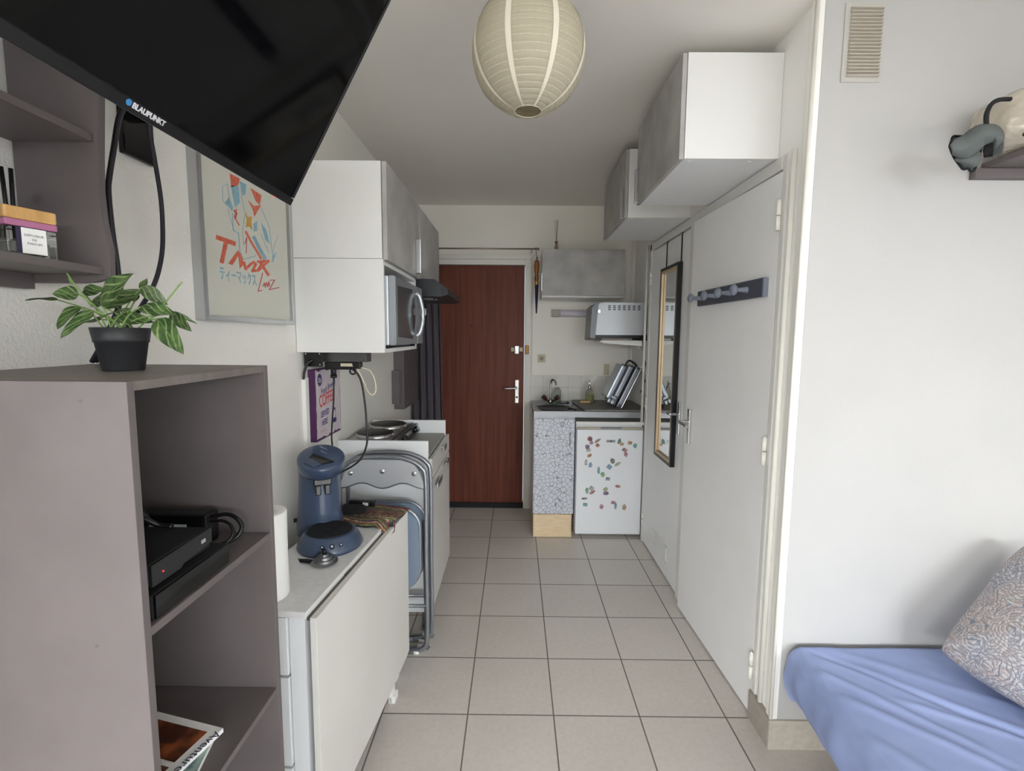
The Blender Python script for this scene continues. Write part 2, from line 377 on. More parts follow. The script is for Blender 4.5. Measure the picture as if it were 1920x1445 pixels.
# set-top boxes inside
lb = thing('media_box', 'larger flat black media box at the bottom of the stack in the bookcase', 'media box', (-.64, .72, 1.063))
obj('case', B().box(-.79, -.498, .632, .806, 1.066, 1.101, .002), BLKM, lb)
obj('front_face', B().box(-.4975, -.494, .633, .805, 1.067, 1.100, .001), BLKG, lb)
for x, y in ((-.77, .65), (-.77, .78), (-.53, .65), (-.53, .78)): obj('foot', B().box(x, x+.02, y, y+.015, 1.0632, 1.0658), BLK, lb)
ub = thing('set_top_box', 'smaller black set-top box with red standby light, on top of the media box', 'set-top box', (-.63, .71, 1.102))
obj('case', B().box(-.76, -.507, .640, .776, 1.108, 1.141, .002), BLKM, ub)
obj('front_face', B().prism([(.641, 1.108), (.700, 1.108), (.706, 1.113), (.775, 1.117), (.775, 1.141), (.641, 1.139)], -.5065, -.503, 'x'), mat('smoky_black', (30, 31, 33), .25), ub)
obj('standby_light', B().cyl((-.503, .662, 1.122), (-.5018, .662, 1.122), .0014, seg=8), mat('red_led', (200, 50, 45), .4, emit=1), ub)
obj('sticker', B().box(-.503, -.5022, .748, .758, 1.124, 1.130), mat('grey_sticker', (150, 150, 150), .5), ub)
for x, y in ((-.74, .655), (-.74, .755), (-.53, .655), (-.53, .755)): obj('foot', B().cyl((x, y, 1.1012), (x, y, 1.1078), .008), BLK, ub)
pa = thing('power_adapter', 'black power adapter brick with white sticker behind the set-top box', 'power adapter', (-.64, .86, 1.063))
obj('case', B().box(-.71, -.577, .872, .915, 1.0635, 1.123, .006), BLK, pa)
obj('sticker', B().box(-.695, -.612, .8712, .8718, 1.096, 1.106), mat('pale_sticker', (190, 205, 215), .6), pa)
obj('cable', B().tube([(-.577, .898, 1.112), (-.55, .895, 1.118), (-.528, .89, 1.112), (-.516, .885, 1.097), (-.522, .875, 1.080), (-.545, .865, 1.071), (-.57, .855, 1.069), (-.60, .85, 1.069)], .004, 8, 6), BLK, pa)
obj('cable', B().tube([(-.577, .888, 1.106), (-.552, .884, 1.109), (-.535, .88, 1.103), (-.526, .872, 1.088), (-.536, .860, 1.074), (-.565, .848, 1.069), (-.59, .84, 1.069)], .003, 8, 6), BLK, pa)
tag(rebase(obj('cable_coil', B().tube([(-.75, .68, 1.146), (-.71, .70, 1.15), (-.67, .73, 1.168), (-.64, .75, 1.180), (-.605, .76, 1.170), (-.60, .76, 1.150), (-.63, .75, 1.146), (-.67, .735, 1.147), (-.71, .72, 1.146), (-.745, .70, 1.146)], .0045, 8, 6)
    .tube([(-.745, .69, 1.150), (-.69, .71, 1.156), (-.635, .735, 1.172), (-.60, .75, 1.166), (-.58, .76, 1.150), (-.56, .765, 1.146)], .0045, 8, 6), BLK), (-.68, .72, 1.142)),
    'black looped cable lying on the set-top box', 'cable')
# magazines on the second shelf
covm = mat('magazine_cover', (188, 172, 150), .4, var=(28, (96, 62, 40), 5, .42, .56))
cov2 = mat('magazine_cover_blue', (150, 170, 165), .4, var=(30, (60, 90, 95), 5, .42, .58))
mg_ = thing('magazine', 'magazine with orange-brown picture and white margin, on the lower bookcase shelf', 'magazine', (-.62, .76, .727))
Mg = Matrix.Translation((-.655, .745, .727)) @ Matrix.Rotation(math.radians(-14), 4, 'Z')
obj('pages', B().box(-.10, .105, -.115, .10, .008, .016, 0, Mg), WHITEP, mg_)
obj('cover_picture', B().box(-.095, .085, .02, .085, .0162, .0168, 0, Mg), mat('orange_picture', (150, 82, 44), .4, var=(24, (70, 36, 22), 5, .4, .6)), mg_)
obj('cover_picture', B().box(-.095, .085, -.11, .01, .0162, .0168, 0, Mg), covm, mg_)
text('lettering', 'Aventures', .022, mat('navy_ink', (50, 60, 90), .5), frame(Mg @ Vector((.098, .09, .0168)), Mg.to_3x3() @ Vector((0, -1, 0)), Mg.to_3x3() @ Vector((1, 0, 0))), mg_, extrude=.0001)
mg2 = thing('magazine', 'teal covered magazine under the orange-brown one, on the lower bookcase shelf', 'magazine', (-.62, .70, .727))
Mg2 = Matrix.Translation((-.625, .725, .727)) @ Matrix.Rotation(math.radians(12), 4, 'Z')
obj('pages', B().box(-.10, .10, -.10, .075, 0, .007, 0, Mg2), WHITEP, mg2)
obj('cover', B().box(-.10, .10, -.10, .075, .0071, .0077, 0, Mg2), cov2, mg2)

# potted plant
pt = thing('potted_plant', 'small artificial pothos with variegated green leaves in a black plastic pot', 'potted plant', (-.65, .80, 1.4))
PC = Vector((-.650, .80, 1.3995))
obj('pot', B().lathe([(0, 0), (.0275, 0), (.029, .002), (.0358, .046), (.0375, .047), (.0378, .051), (.0408, .070), (.0395, .0705), (.037, .062), (0, .062)], PC, 40), mat('black_pot', (38, 39, 42), .5), pt)
obj('soil', B().lathe([(0, .063), (.0368, .0625)], PC, 20), mat('soil', (40, 32, 26), .9), pt)
def leafmat():
    M = bpy.data.materials.new('variegated_leaf'); M.use_nodes = True; nt = M.node_tree; b = nt.nodes['Principled BSDF']
    L = nt.links.new; N = nt.nodes.new
    tc = N('ShaderNodeTexCoord'); nz = N('ShaderNodeTexNoise'); nz.inputs['Scale'].default_value = 60; nz.inputs['Detail'].default_value = 3; L(tc.outputs['Object'], nz.inputs[0])
    wv = N('ShaderNodeTexWave'); wv.inputs['Scale'].default_value = 1.25; wv.inputs['Distortion'].default_value = 6; wv.inputs['Detail'].default_value = 2
    mp = N('ShaderNodeMapping'); mp.inputs['Rotation'].default_value = (0, 0, .8); L(tc.outputs['UV'], mp.inputs[0]); L(mp.outputs[0], wv.inputs[0])
    sx = N('ShaderNodeSeparateXYZ'); L(tc.outputs['UV'], sx.inputs[0])
    r = N('ShaderNodeValToRGB'); e = r.color_ramp.elements; e[0].position = .80; e[0].color = lin((40, 62, 34)); e[1].position = .99; e[1].color = lin((134, 152, 98)); L(wv.outputs[0], r.inputs[0])
    m1 = N('ShaderNodeMath'); m1.operation = 'SUBTRACT'; m1.inputs[1].default_value = .5; L(sx.outputs[1], m1.inputs[0])
    m2 = N('ShaderNodeMath'); m2.operation = 'ABSOLUTE'; L(m1.outputs[0], m2.inputs[0])
    m3 = N('ShaderNodeMath'); m3.operation = 'LESS_THAN'; m3.inputs[1].default_value = .02; L(m2.outputs[0], m3.inputs[0])
    r2 = N('ShaderNodeValToRGB'); e = r2.color_ramp.elements; e[0].position = .4; e[0].color = lin((44, 68, 38)); e[1].position = .62; e[1].color = lin((74, 100, 54)); L(nz.outputs[0], r2.inputs[0])
    mx = N('ShaderNodeMix'); mx.data_type = 'RGBA'; mx.blend_type = 'LIGHTEN'; mx.inputs[0].default_value = .9; L(r2.outputs[0], mx.inputs[6]); L(r.outputs[0], mx.inputs[7])
    mx2 = N('ShaderNodeMix'); mx2.data_type = 'RGBA'; L(m3.outputs[0], mx2.inputs[0]); L(mx.outputs[2], mx2.inputs[6]); mx2.inputs[7].default_value = lin((104, 130, 72))
    L(mx2.outputs[2], b.inputs['Base Color']); b.inputs['Roughness'].default_value = .42
    return M
def leaf(b, P, T, w, nrm=(0, -1, .35), cup=.18, droop=.12):
    P, T = Vector(P), Vector(T); d = T-P; L = d.length; d.normalize(); n = Vector(nrm); n = (n-n.dot(d)*d).normalized(); s = d.cross(n)
    def fn(u, v):
        v2 = (v-.5)*2
        wd = w/2*(math.sin(PI*min(1, u**.62))**.75 if 0 < u < 1 else 0)*(1.0)
        if u < .12: wd = w/2*(.25+u/.12*.4) if u > 0 else w*.10
        wd = w/2*max(.0, (math.sin(PI*(u**.66)))**.8) if .04 < u < 1 else (w*.04 if u <= .04 else 0)
        return P+d*(L*u)+s*(wd*v2)+n*(cup*wd*abs(v2)-droop*L*u*u+.02*L*math.sin(u*9)*v2)
    b.grid(fn, 12, 6)
lf = B()
S = .00088
def W(px, py, dy=0):   # leaf tips measured in the plane of the pot, then pushed in depth
    Y = .80+dy; k = Y/.80
    return Vector(((-.650+(px-226)*S)*k, Y, 1.461+(1.4005-1.461+(692-py)*S)*k))
LV = [((113, 563), (50, 558), 19, 0, -.02, (0, -.4, 1)), ((152, 552), (102, 549), 32, -.01, -.03, (0, -1, .5)), ((192, 568), (244, 510), 46, -.02, -.05, (-.2, -1, .3)),
      ((198, 576), (273, 537), 36, .0, .02, (0, -1, .5)), ((150, 574), (101, 612), 36, -.02, -.05, (-.2, -1, .6)), ((176, 582), (106, 628), 27, -.02, -.06, (.2, -1, .8)),
      ((192, 598), (138, 604), 18, .02, .03, (0, -.7, 1)), ((248, 578), (184, 590), 17, -.03, -.05, (0, -.35, 1)), ((214, 594), (287, 598), 32, .0, .0, (0, -.8, .8)),
      ((270, 538), (316, 569), 27, .02, .03, (0, -1, .6)), ((266, 574), (327, 583), 31, -.02, -.04, (0, -1, .9)), ((297, 596), (333, 655), 38, -.02, -.06, (.1, -1, .5)),
      ((322, 586), (355, 617), 22, .01, .0, (.2, -1, .3)), ((325, 582), (371, 604), 8, .01, .02, (0, -1, .6)), ((270, 542), (280, 520), 16, .04, .05, (0, -1, .1)),
      ((160, 548), (200, 540), 26, .03, .04, (0, -1, .4)), ((205, 560), (165, 570), 26, .03, .04, (0, -1, .3)), ((230, 590), (200, 612), 24, .03, .05, (0, -1, .5)), ((255, 565), (262, 548), 16, .03, .04, (0, -1, .2))]
for p, t, w_, d0, d1, n_ in LV: leaf(lf, W(*p, d0), W(*t, d1), w_*S, n_)
obj('foliage', lf, leafmat(), pt)
st = B()
for i, (p, t, w_, d0, d1, n_) in enumerate(LV):
    a0 = PC+Vector((.02*math.cos(i*2.4), .02*math.sin(i*2.4), .06)); e1 = W(*p, d0); mid = (a0+e1)/2+Vector((0, 0, .008))
    st.tube([a0, mid, e1], .0012, 6, 4)
st.tube([W(175, 575), W(150, 540, -.01), W(132, 513, -.02)], .0011, 6, 4); st.tube([W(290, 590), W(318, 560), W(346, 528)], .0012, 6, 4)
leaf(st, W(333, 543), W(346, 527), 4*S); leaf(st, W(142, 536), W(133, 512), 5*S)
obj('stem', st, mat('stem_green', (120, 150, 84), .5), pt)

# wall shelf unit, upper left
ws = thing('wall_shelf', 'taupe wall shelf unit with a wavy side panel on the left wall', 'shelf', (-.77, .60, 1.545))
prof = [(XL+.002, 1.546), (-.745, 1.546), (-.722, 1.548), (-.694, 1.556), (-.692, 1.60), (-.699, 1.65), (-.701, 1.70), (-.698, 1.75), (-.694, 1.80), (-.690, 1.85), (-.688, 1.92), (-.692, 1.99), (-.700, 2.05), (-.72, 2.10), (XL+.002, 2.10)]
obj('side_panel', B().prism(prof, .84, .852, 'y', bev=.0008), TAUPE, ws)
obj('side_panel', B().prism(prof, .36, .372, 'y', bev=.0008), TAUPE, ws)
for z in (1.5725, 1.790, 2.00): obj('shelf', B().box(XL+.002, -.705, .372, .84, z-.0125, z, .001), TAUPE, ws)
obj('cleat', B().box(XL+.002, XL+.02, .372, .84, 1.535, 1.56, .001), TAUPE, ws)
# reed diffuser
rd = thing('reed_diffuser', 'square glass reed diffuser with wooden lid and pink collar on the wall shelf', 'reed diffuser', (-.748, .745, 1.5725))
Mq = Matrix.Translation((-.752, .748, 1.5725)) @ Matrix.Rotation(math.radians(72), 4, 'Z')
obj('glass_jar', B().box(-.031, .031, -.031, .031, .0005, .043, .004, Mq), GLASS, rd)
obj('liquid', B().box(-.024, .024, -.024, .024, .006, .024, .004, Mq), mat('diffuser_oil', (205, 205, 200), .1, trans=.8, ior=1.2), rd)
obj('collar', B().box(-.032, .032, -.032, .032, .0432, .053, .002, Mq), mat('pink_collar', (178, 112, 148), .4), rd)
obj('lid', B().box(-.032, .032, -.032, .032, .0532, .0715, .003, Mq), WOODB, rd)
obj('label', B().box(-.014, .016, -.0328, -.0312, .005, .042, 0, Mq), WHITEP, rd)
obj('label_stripe', B().box(-.020, -.0145, -.0328, -.0312, .005, .042, 0, Mq), mat('dark_purple', (52, 44, 72), .5), rd)
for i, (t_, w_) in enumerate((('DIFFUSEUR', .0045), ('DE', .003), ('PARFUM', .0045))):
    text('lettering', t_, .0048, mat('grey_ink', (90, 90, 96), .6), frame(Mq @ Vector((.001, -.033, .030-.006*i)), Mq.to_3x3() @ Vector((1, 0, 0)), (0, 0, 1)), rd, align='CENTER', extrude=.0001)
obj('reed', B().cyl((-.766, .746, 1.60), (-.773, .752, 1.7), .0022, seg=8).cyl((-.760, .742, 1.60), (-.764, .742, 1.705), .0028, seg=8).cyl((-.758, .748, 1.60), (-.758, .75, 1.705), .0028, seg=8), BLK, rd)

# television, hung from an arm and tilted forward
tv = thing('television', 'black flat television tilted forward above the bookcase', 'television', (-.42, .535, 1.69))
ang = math.radians(28.5); su = Vector((math.sin(ang), 0, math.cos(ang)))
Mt = frame((-.403, .175, 1.6895), (0, 1, 0), su)      # x: along the wall, y: up the screen, z: out of the screen
TW, TH = .7165, .43
obj('housing', B().box(0, TW, 0, TH, -.016, -.004, .002, Mt).box(.12, TW-.12, .05, TH-.05, -.045, -.014, .008, Mt), BLK, tv)
obj('bezel', B().box(0, TW, 0, .0125, -.006, 0, .001, Mt).box(0, TW, TH-.006, TH, -.006, 0, .001, Mt).box(0, .005, .014, TH-.006, -.006, 0, .001, Mt).box(TW-.005, TW, .014, TH-.006, -.006, 0, .001, Mt), mat('tv_bezel', (14, 14, 17), .3), tv)
obj('screen', B().box(.005, TW-.005, .014, TH-.006, -.006, -.002, 0, Mt), SCREEN, tv)
text('logo_lettering', 'BLAUPUNKT', .0082, mat('logo_white', (205, 205, 210), .5), frame(Mt @ Vector((.352, .0055, .0003)), (0, 1, 0), su), tv, sx=1.0, offset=.0003, extrude=.0002)
obj('logo_dot', B().cyl(Mt @ Vector((.347, .0085, 0)), Mt @ Vector((.347, .0085, .0006)), .0034), mat('logo_blue', (60, 130, 190), .4), tv)
obj('status_light', B().cyl(Mt @ Vector((.668, -.0008, -.006)), Mt @ Vector((.668, .002, -.006)), .0018, seg=8), mat('tv_red_led', (255, 50, 40), .4, emit=3), tv)
br = thing('television_bracket', 'black wall bracket behind the television on the left wall', 'bracket', (-.83, 1.12, 1.84))
obj('wall_plate', B().box(XL, XL+.012, 1.068, 1.16, 1.842, 2.05, .004), BLKG, br)
obj('arm', B().box(XL+.012, XL+.05, 1.08, 1.14, 1.93, 1.99, .004).tube([(XL+.04, 1.10, 1.96), (-.66, .95, 1.97), (-.50, .62, 1.96)], .014, 12), BLK, br)
obj('hinge_joint', B().cyl((-.50, .62, 1.92), (-.50, .62, 2.0), .02).cyl((-.50, .62, 1.96), Mt @ Vector((.40, .26, -.048)), .015), BLK, br)
tag(rebase(obj('television_cable', B().tube([(-.62, .86, 1.98), (-.70, .93, 1.90), (-.735, .938, 1.862), (-.74, .924, 1.796), (-.74, .910, 1.745), (-.74, .905, 1.715), (-.74, .907, 1.65), (-.74, .913, 1.583), (-.75, .925, 1.52), (-.79, .932, 1.45), (-.82, .934, 1.405)], .0048, 8, 8), mat('cable_black', (34, 33, 40), .45)), (-.82, .934, 1.40)),
    'thick black cable hanging from the television beside the wavy shelf panel', 'cable')
tag(rebase(obj('television_cable', B().tube([(-.68, 1.0, 1.98), (-.76, 1.06, 1.93), (-.785, 1.08, 1.90), (-.79, 1.097, 1.837), (-.79, 1.108, 1.761), (-.79, 1.108, 1.692), (-.79, 1.099, 1.632), (-.79, 1.073, 1.571), (-.79, 1.03, 1.517), (-.79, .983, 1.471), (-.80, .955, 1.434), (-.822, .943, 1.405)], .0048, 8, 8), MC['cable_black']), (-.822, .943, 1.40)),
    'black cable looping down over the bare wall right of the plant', 'cable')

# framed poster
FX = XL+.028
pf = thing('framed_poster', 'silver framed poster with orange and blue sketch, partly behind the television', 'poster', (XL, 1.55, 1.50))
obj('frame', B().box(XL, FX, 1.285, 1.303, 1.497, 2.20, .002).box(XL, FX, 1.797, 1.812, 1.497, 2.20, .002).box(XL, FX, 1.303, 1.797, 1.497, 1.511, .002).box(XL, FX, 1.303, 1.797, 2.186, 2.20, .002), ALU, pf)
ps = obj('print', B().box(XL, FX-.014, 1.303, 1.797, 1.511, 2.186), mat('poster_paper', (216, 215, 203), .5, coat=.25), pf)
obj('glass_pane', B().box(FX-.009, FX-.008, 1.303, 1.797, 1.511, 2.186), mat('picture_glass', (255, 255, 255), .03, trans=1, ior=1.02, spec=.6), pf)
PX = FX-.0138
ORA = mat('orange_ink', (212, 98, 74), .6, var=(60, (222, 124, 98), 3)); BLUI = mat('blue_ink', (128, 172, 190), .6, var=(50, (150, 188, 200), 3)); YEL = mat('ochre_ink', (208, 160, 72), .6); REDI = mat('red_ink', (196, 84, 80), .6)
def at(px, py, x):      # where the line of sight of a measured point meets the plane of the print
    d = (px-960)/FPX*RT+(722.5-py)/FPX*UP+FW; t = x/d.x; return (d.y*t, CAM_H+d.z*t)
def crop(px, py): return at(340+px/4.0136, 260+py/4.0136, PX)
def stroke(polys, M, name, r=None):
    b = B()
    for k, p in enumerate(polys):
        if isinstance(p, tuple):      # a pen stroke: one short bar per segment
            pts_, w_ = p
            for i_, (a_, c_) in enumerate(zip(pts_, pts_[1:])):
                a_, c_ = Vector(a_), Vector(c_); d_ = (c_-a_).normalized(); n_ = Vector((-d_.y, d_.x))*w_/2; e_ = d_*w_*.3
                q = [crop(*v) for v in (a_+n_-e_, c_+n_+e_, c_-n_+e_, a_-n_-e_)]
                b.prism(q, PX-.0002, PX+.0003+.00002*((k*7+i_) % 9), 'x')
        else:
            q = [crop(*v) for v in p]
            b.prism(q, PX-.0002, PX+.0003+.00002*k, 'x')
    return obj(name, b, M, pf)
def strip(pts, w): return (tuple(pts), w)
stroke([[(262, 722), (412, 775), (405, 808), (258, 755)], [(322, 765), (352, 772), (318, 940), (288, 932)],
        [(425, 838), (440, 860), (385, 950), (352, 940)], [(425, 850), (450, 860), (470, 945), (440, 975)],
        strip([(470, 930), (485, 980), (520, 945), (545, 930), (560, 945), (535, 995)], 20), strip([(535, 995), (575, 990), (620, 915)], 18),
        strip([(575, 925), (655, 920), (580, 990)], 18), strip([(590, 925), (655, 1025)], 20)], ORA, 'title_lettering')
text('lettering', 'ティーマックス', .036, BLUI, frame((PX+.0004, crop(290, 1048)[0], crop(290, 1048)[1]), (0, 1, 0), (0, -.12, 1)), pf, sx=.78, sy=1.15, extrude=.0001, offset=.0007)
stroke([strip([(612, 1010), (578, 1148), (606, 1140)], 6), strip([(615, 1110), (625, 1085), (632, 1118), (640, 1080), (650, 1115), (658, 1075), (664, 1108)], 6),
        strip([(665, 1065), (702, 1062), (662, 1135), (735, 1120)], 6)], REDI, 'signature')
stroke([[(365, 262), (440, 300), (425, 350), (375, 365)], [(520, 370), (602, 425), (590, 500), (560, 470)], [(500, 460), (545, 505), (600, 500), (565, 560), (550, 585), (540, 540)],
        strip([(485, 700), (540, 800), (600, 900)], 16), strip([(415, 530), (400, 590), (435, 650)], 8)], ORA, 'drawing_orange')
stroke([[(375, 350), (430, 360), (440, 480), (405, 520), (385, 420)], [(440, 320), (490, 345), (480, 420), (455, 430)], [(330, 480), (360, 440), (390, 520), (380, 545)],
        [(545, 640), (570, 620), (572, 690), (545, 700)], [(600, 630), (640, 690), (665, 790), (630, 760)], strip([(545, 740), (590, 830), (630, 900)], 24), [(690, 880), (716, 852), (690, 930), (680, 925)],
        strip([(385, 560), (390, 690), (430, 710), (440, 850), (470, 910), (560, 880)], 5), strip([(600, 520), (660, 660), (690, 900)], 3), strip([(345, 340), (310, 360), (310, 460), (340, 500), (360, 430), (345, 340)], 4),
        strip([(350, 530), (380, 640), (400, 700)], 3), strip([(450, 430), (480, 560), (460, 700), (470, 800)], 3), strip([(600, 720), (660, 860)], 3), strip([(730, 720), (700, 800), (690, 860)], 2)], BLUI, 'drawing_blue')
stroke([[(478, 545), (500, 590), (530, 585), (525, 625), (535, 690), (510, 660), (485, 668), (492, 610)]], YEL, 'drawing_star')
stroke([strip([(398, 540), (415, 560), (405, 600)], 12), strip([(478, 790), (492, 740), (488, 860)], 4)], REDI, 'drawing_red')

# ================================================================ UPPER LEFT CABINETS
def wall_cab(name, label, x0, x1, y0, y1, z0, z1, door_at, hand=None, loc=None, handle_box=None):
    t = thing(name, label, 'cabinet', loc or ((x0+x1)/2, (y0+y1)/2, z0)); p = .016
    b = B().box(x0, x1, y0, y0+p, z0, z1, .0008).box(x0, x1, y1-p, y1, z0, z1, .0008).box(x0, x1, y0+p, y1-p, z0, z0+p, .0008).box(x0, x1, y0+p, y1-p, z1-p, z1, .0008)
    xb = x0 if door_at > (x0+x1)/2 else x1
    b.box(min(xb, xb+(p if xb == x0 else -p)), max(xb, xb+(p if xb == x0 else -p)), y0+p, y1-p, z0+p, z1-p)
    obj('carcass', b, LAM, t)
    return t
c1 = wall_cab('wall_cabinet', 'first upper left cabinet with concrete-look door and white side', XL+.002, -.506, 1.87, 2.50, 1.75, 2.105, -.5)
d = obj('door', B().box(-.503, -.486, 1.872, 2.497, 1.745, 2.104, .001), CONC, c1)
obj('handle', B().box(-.486, -.462, 2.40, 2.418, 1.762, 1.925, .003), ALU, d)
c2 = wall_cab('wall_cabinet', 'second upper left cabinet with concrete-look door, above the range hood', XL+.002, -.506, 2.504, 3.12, 1.755, 2.105, -.5)
obj('door', B().box(-.503, -.486, 2.506, 3.118, 1.752, 2.104, .001), CONC, c2)
c3 = thing('microwave_shelf', 'open white wall box holding the microwave', 'cabinet', (-.67, 2.16, 1.393))
p = .016
obj('side_panel', B().box(XL+.002, -.503, 1.87, 1.886, 1.393, 1.7485, .0008), LAM, c3)
obj('side_panel', B().box(XL+.002, -.503, 2.46, 2.476, 1.393, 1.74, .0008), LAM, c3)
obj('bottom_panel', B().box(XL+.002, -.503, 1.886, 2.46, 1.393, 1.409, .0008), LAM, c3)
obj('top_panel', B().box(XL+.002, -.503, 1.886, 2.46, 1.728, 1.744, .0008), LAM, c3)
obj('back_panel', B().box(XL+.002, XL+.008, 1.886, 2.46, 1.409, 1.728), LAM, c3)
mw = thing('microwave_oven', 'silver microwave oven with curved handle in the open wall box', 'microwave', (-.64, 2.165, 1.409))
obj('body', B().box(-.80, -.492, 1.893, 2.435, 1.422, 1.690, .004), mat('silver_paint', (186, 190, 196), .35, .5), mw)
fr = obj('door', B().prism([(1.893, 1.422), (2.32, 1.422), (2.32, 1.690), (1.893, 1.690)], -.492, -.464, 'x', bev=.004), mat('silver_front', (150, 154, 158), .42, .6), mw)
# dark door_window with a bowed right edge
pw = [(1.925, 1.455), (2.20, 1.445)] + [(2.20+.065*math.sin(PI*k/10), 1.445+.022*k) for k in range(1, 10)] + [(2.20, 1.665), (1.925, 1.655)]
obj('door_window', B().prism(pw, -.4645, -.4630, 'x'), mat('microwave_glass', (72, 76, 80), .16, .5), fr)
obj('handle', B().tube([(-.464, 2.275, 1.46), (-.447, 2.278, 1.475), (-.436, 2.285, 1.52), (-.434, 2.288, 1.555), (-.436, 2.285, 1.59), (-.447, 2.278, 1.64), (-.464, 2.275, 1.655)], .010, 12, 4), mat('light_silver', (185, 192, 200), .2, .7), fr)
cp_ = obj('control_panel', B().box(-.492, -.464, 2.322, 2.435, 1.422, 1.690, .004), MC['silver_front'], mw)
obj('dial', B().cyl((-.464, 2.378, 1.575), (-.436, 2.378, 1.575), .019, .016), mat('knob_silver', (214, 214, 210), .3, .4), cp_)
obj('dial', B().cyl((-.464, 2.378, 1.505), (-.455, 2.378, 1.505), .012), MC['knob_silver'], cp_)
obj('foot', B().box(-.79, -.77, 1.90, 1.93, 1.409, 1.422).box(-.52, -.50, 1.90, 1.93, 1.409, 1.422).box(-.79, -.77, 2.40, 2.43, 1.409, 1.422).box(-.52, -.50, 2.40, 2.43, 1.409, 1.422), BLK, mw)
rh = thing('range_hood', 'black slanted range hood under the second upper left cabinet', 'range hood', (-.60, 2.82, 1.66))
hm = mat('hood_black', (44, 48, 52), .45)
obj('body', B().prism([(XL+.002, 1.752), (-.49, 1.752), (-.42, 1.750), (-.385, 1.720), (-.385, 1.662), (XL+.002, 1.662)], 2.535, 3.115, 'y', bev=.001), hm, rh)
obj('visor', B().prism([(-.385, 1.722), (-.35, 1.700), (-.35, 1.672), (-.385, 1.662)], 2.535, 3.115, 'y', bev=.001), mat('hood_front', (26, 27, 29), .4), rh)
obj('lamp_cover', B().box(-.50, -.44, 2.66, 2.76, 1.658, 1.663, .001), mat('lamp_cover', (150, 150, 148), .3), rh)
obj('switch', B().cyl((-.43, 2.60, 1.662), (-.43, 2.60, 1.650), .006), BLK, rh)
obj('control_strip', B().box(-.3502, -.3485, 2.95, 3.02, 1.68, 1.69), BLK, rh)

# sockets and leads under the upper cabinet
sk = thing('power_strip', 'black and grey power strip screwed under the open microwave box', 'power strip', (-.72, 2.03, 1.34))
obj('housing', B().box(-.815, -.60, 1.955, 2.02, 1.352, 1.392, .001), mat('anodised_grey', (92, 92, 92), .35, .7), sk)
obj('end_plate', B().box(-.836, -.765, 1.915, 1.925, 1.335, 1.393, .001), BLK, sk)
b = B()
for x in (-.828, -.773):
    for z in (1.343, 1.386): b.cyl((x, 1.915, z), (x, 1.913, z), .0028, seg=8)
obj('screw', b, CHROME, sk)
obj('plug', B().box(-.765, -.665, 1.94, 1.985, 1.322, 1.352, .003).cyl((-.735, 1.955, 1.335), (-.735, 1.955, 1.295), .011).cyl((-.735, 1.955, 1.300), (-.735, 1.955, 1.288), .013), BLK, sk)
obj('plug', B().box(-.66, -.625, 1.945, 1.985, 1.325, 1.352, .003).tube([(-.655+.012*math.cos(a_), 1.95, 1.315+.012*math.sin(a_)) for a_ in [2*PI*k/12 for k in range(12)]], .0035, 8, 0, True), BLK, sk)
obj('white_plug', B().box(-.70, -.655, 1.935, 1.95, 1.335, 1.348, .003, Matrix.Identity(4)), CREAM, sk)
tag(rebase(obj('power_lead', B().tube([(-.80, 1.912, 1.36), (-.815, 1.905, 1.35), (-.828, 1.90, 1.32), (-.833, 1.897, 1.285)], .005, 8, 6), BLK), (-.83, 1.897, 1.285)), 'short black lead from the power strip into the white wall trunking', 'cable')
tag(rebase(obj('power_lead', B().tube([(-.735, 1.955, 1.29), (-.736, 1.95, 1.20), (-.742, 1.945, 1.12), (-.745, 1.94, 1.05), (-.742, 1.935, .97), (-.745, 1.90, .86)], .0035, 8, 6), BLK), (-.74, 1.90, .86)), 'straight black lead hanging in front of the coffee sign', 'cable')
tag(rebase(obj('power_lead', B().tube([(-.70, 1.95, 1.335), (-.66, 1.955, 1.325), (-.628, 1.96, 1.28), (-.612, 1.96, 1.18), (-.604, 1.95, 1.08), (-.602, 1.94, 1.02), (-.615, 1.91, .97), (-.64, 1.87, .945), (-.68, 1.80, .93)], .004, 8, 8), BLK), (-.68, 1.80, .93)), 'black lead curving down to the blue coffee machine', 'cable')
tag(rebase(obj('power_lead', B().tube([(-.665, 1.94, 1.34), (-.64, 1.955, 1.325), (-.618, 1.96, 1.28), (-.60, 1.96, 1.235), (-.582, 1.96, 1.218), (-.568, 1.965, 1.235), (-.573, 1.97, 1.28), (-.59, 1.97, 1.315), (-.61, 1.97, 1.325), (-.63, 1.965, 1.33)], .0022, 8, 8), mat('cream_cable', (226, 216, 186), .5)), (-.58, 1.965, 1.218)), 'thin cream cable looping under the power strip', 'cable')
tag(rebase(obj('cable_trunking', B().box(XL, XL+.016, 1.905, 1.935, .745, 1.29, .001), PVC), (XL, 1.92, .745)), 'white plastic cable trunking on the wall behind the coffee machine', 'cable cover')

# coffee canvas
cs = thing('wall_sign', 'canvas sign reading COFFEE with purple edge and worn white face', 'sign', (XL, 2.10, 1.02))
CY0, CY1, CZ0, CZ1, CX = 1.963, 2.243, 1.018, 1.318, XL+.03
obj('canvas', B().box(XL, CX, CY0, CY1, CZ0, CZ1, .001), mat('purple_canvas', (84, 44, 86), .7), cs)
r = random.Random(3); pl = []
def edge(a, b, n, amp):
    for k in range(n):
        t = k/n; q = Vector(a).lerp(Vector(b), t); v = (Vector(b)-Vector(a)).normalized(); nn = Vector((-v.y, v.x)); q += nn*r.uniform(.001, amp); pl.append(tuple(q))
edge((CY0+.002, CZ0+.006), (CY1-.001, CZ0+.002), 14, .012); edge((CY1-.002, CZ0+.002), (CY1-.002, CZ1-.002), 14, .005); edge((CY1, CZ1-.002), (CY0+.001, CZ1-.002), 14, .009); edge((CY0+.001, CZ1), (CY0+.001, CZ0), 24, .006)
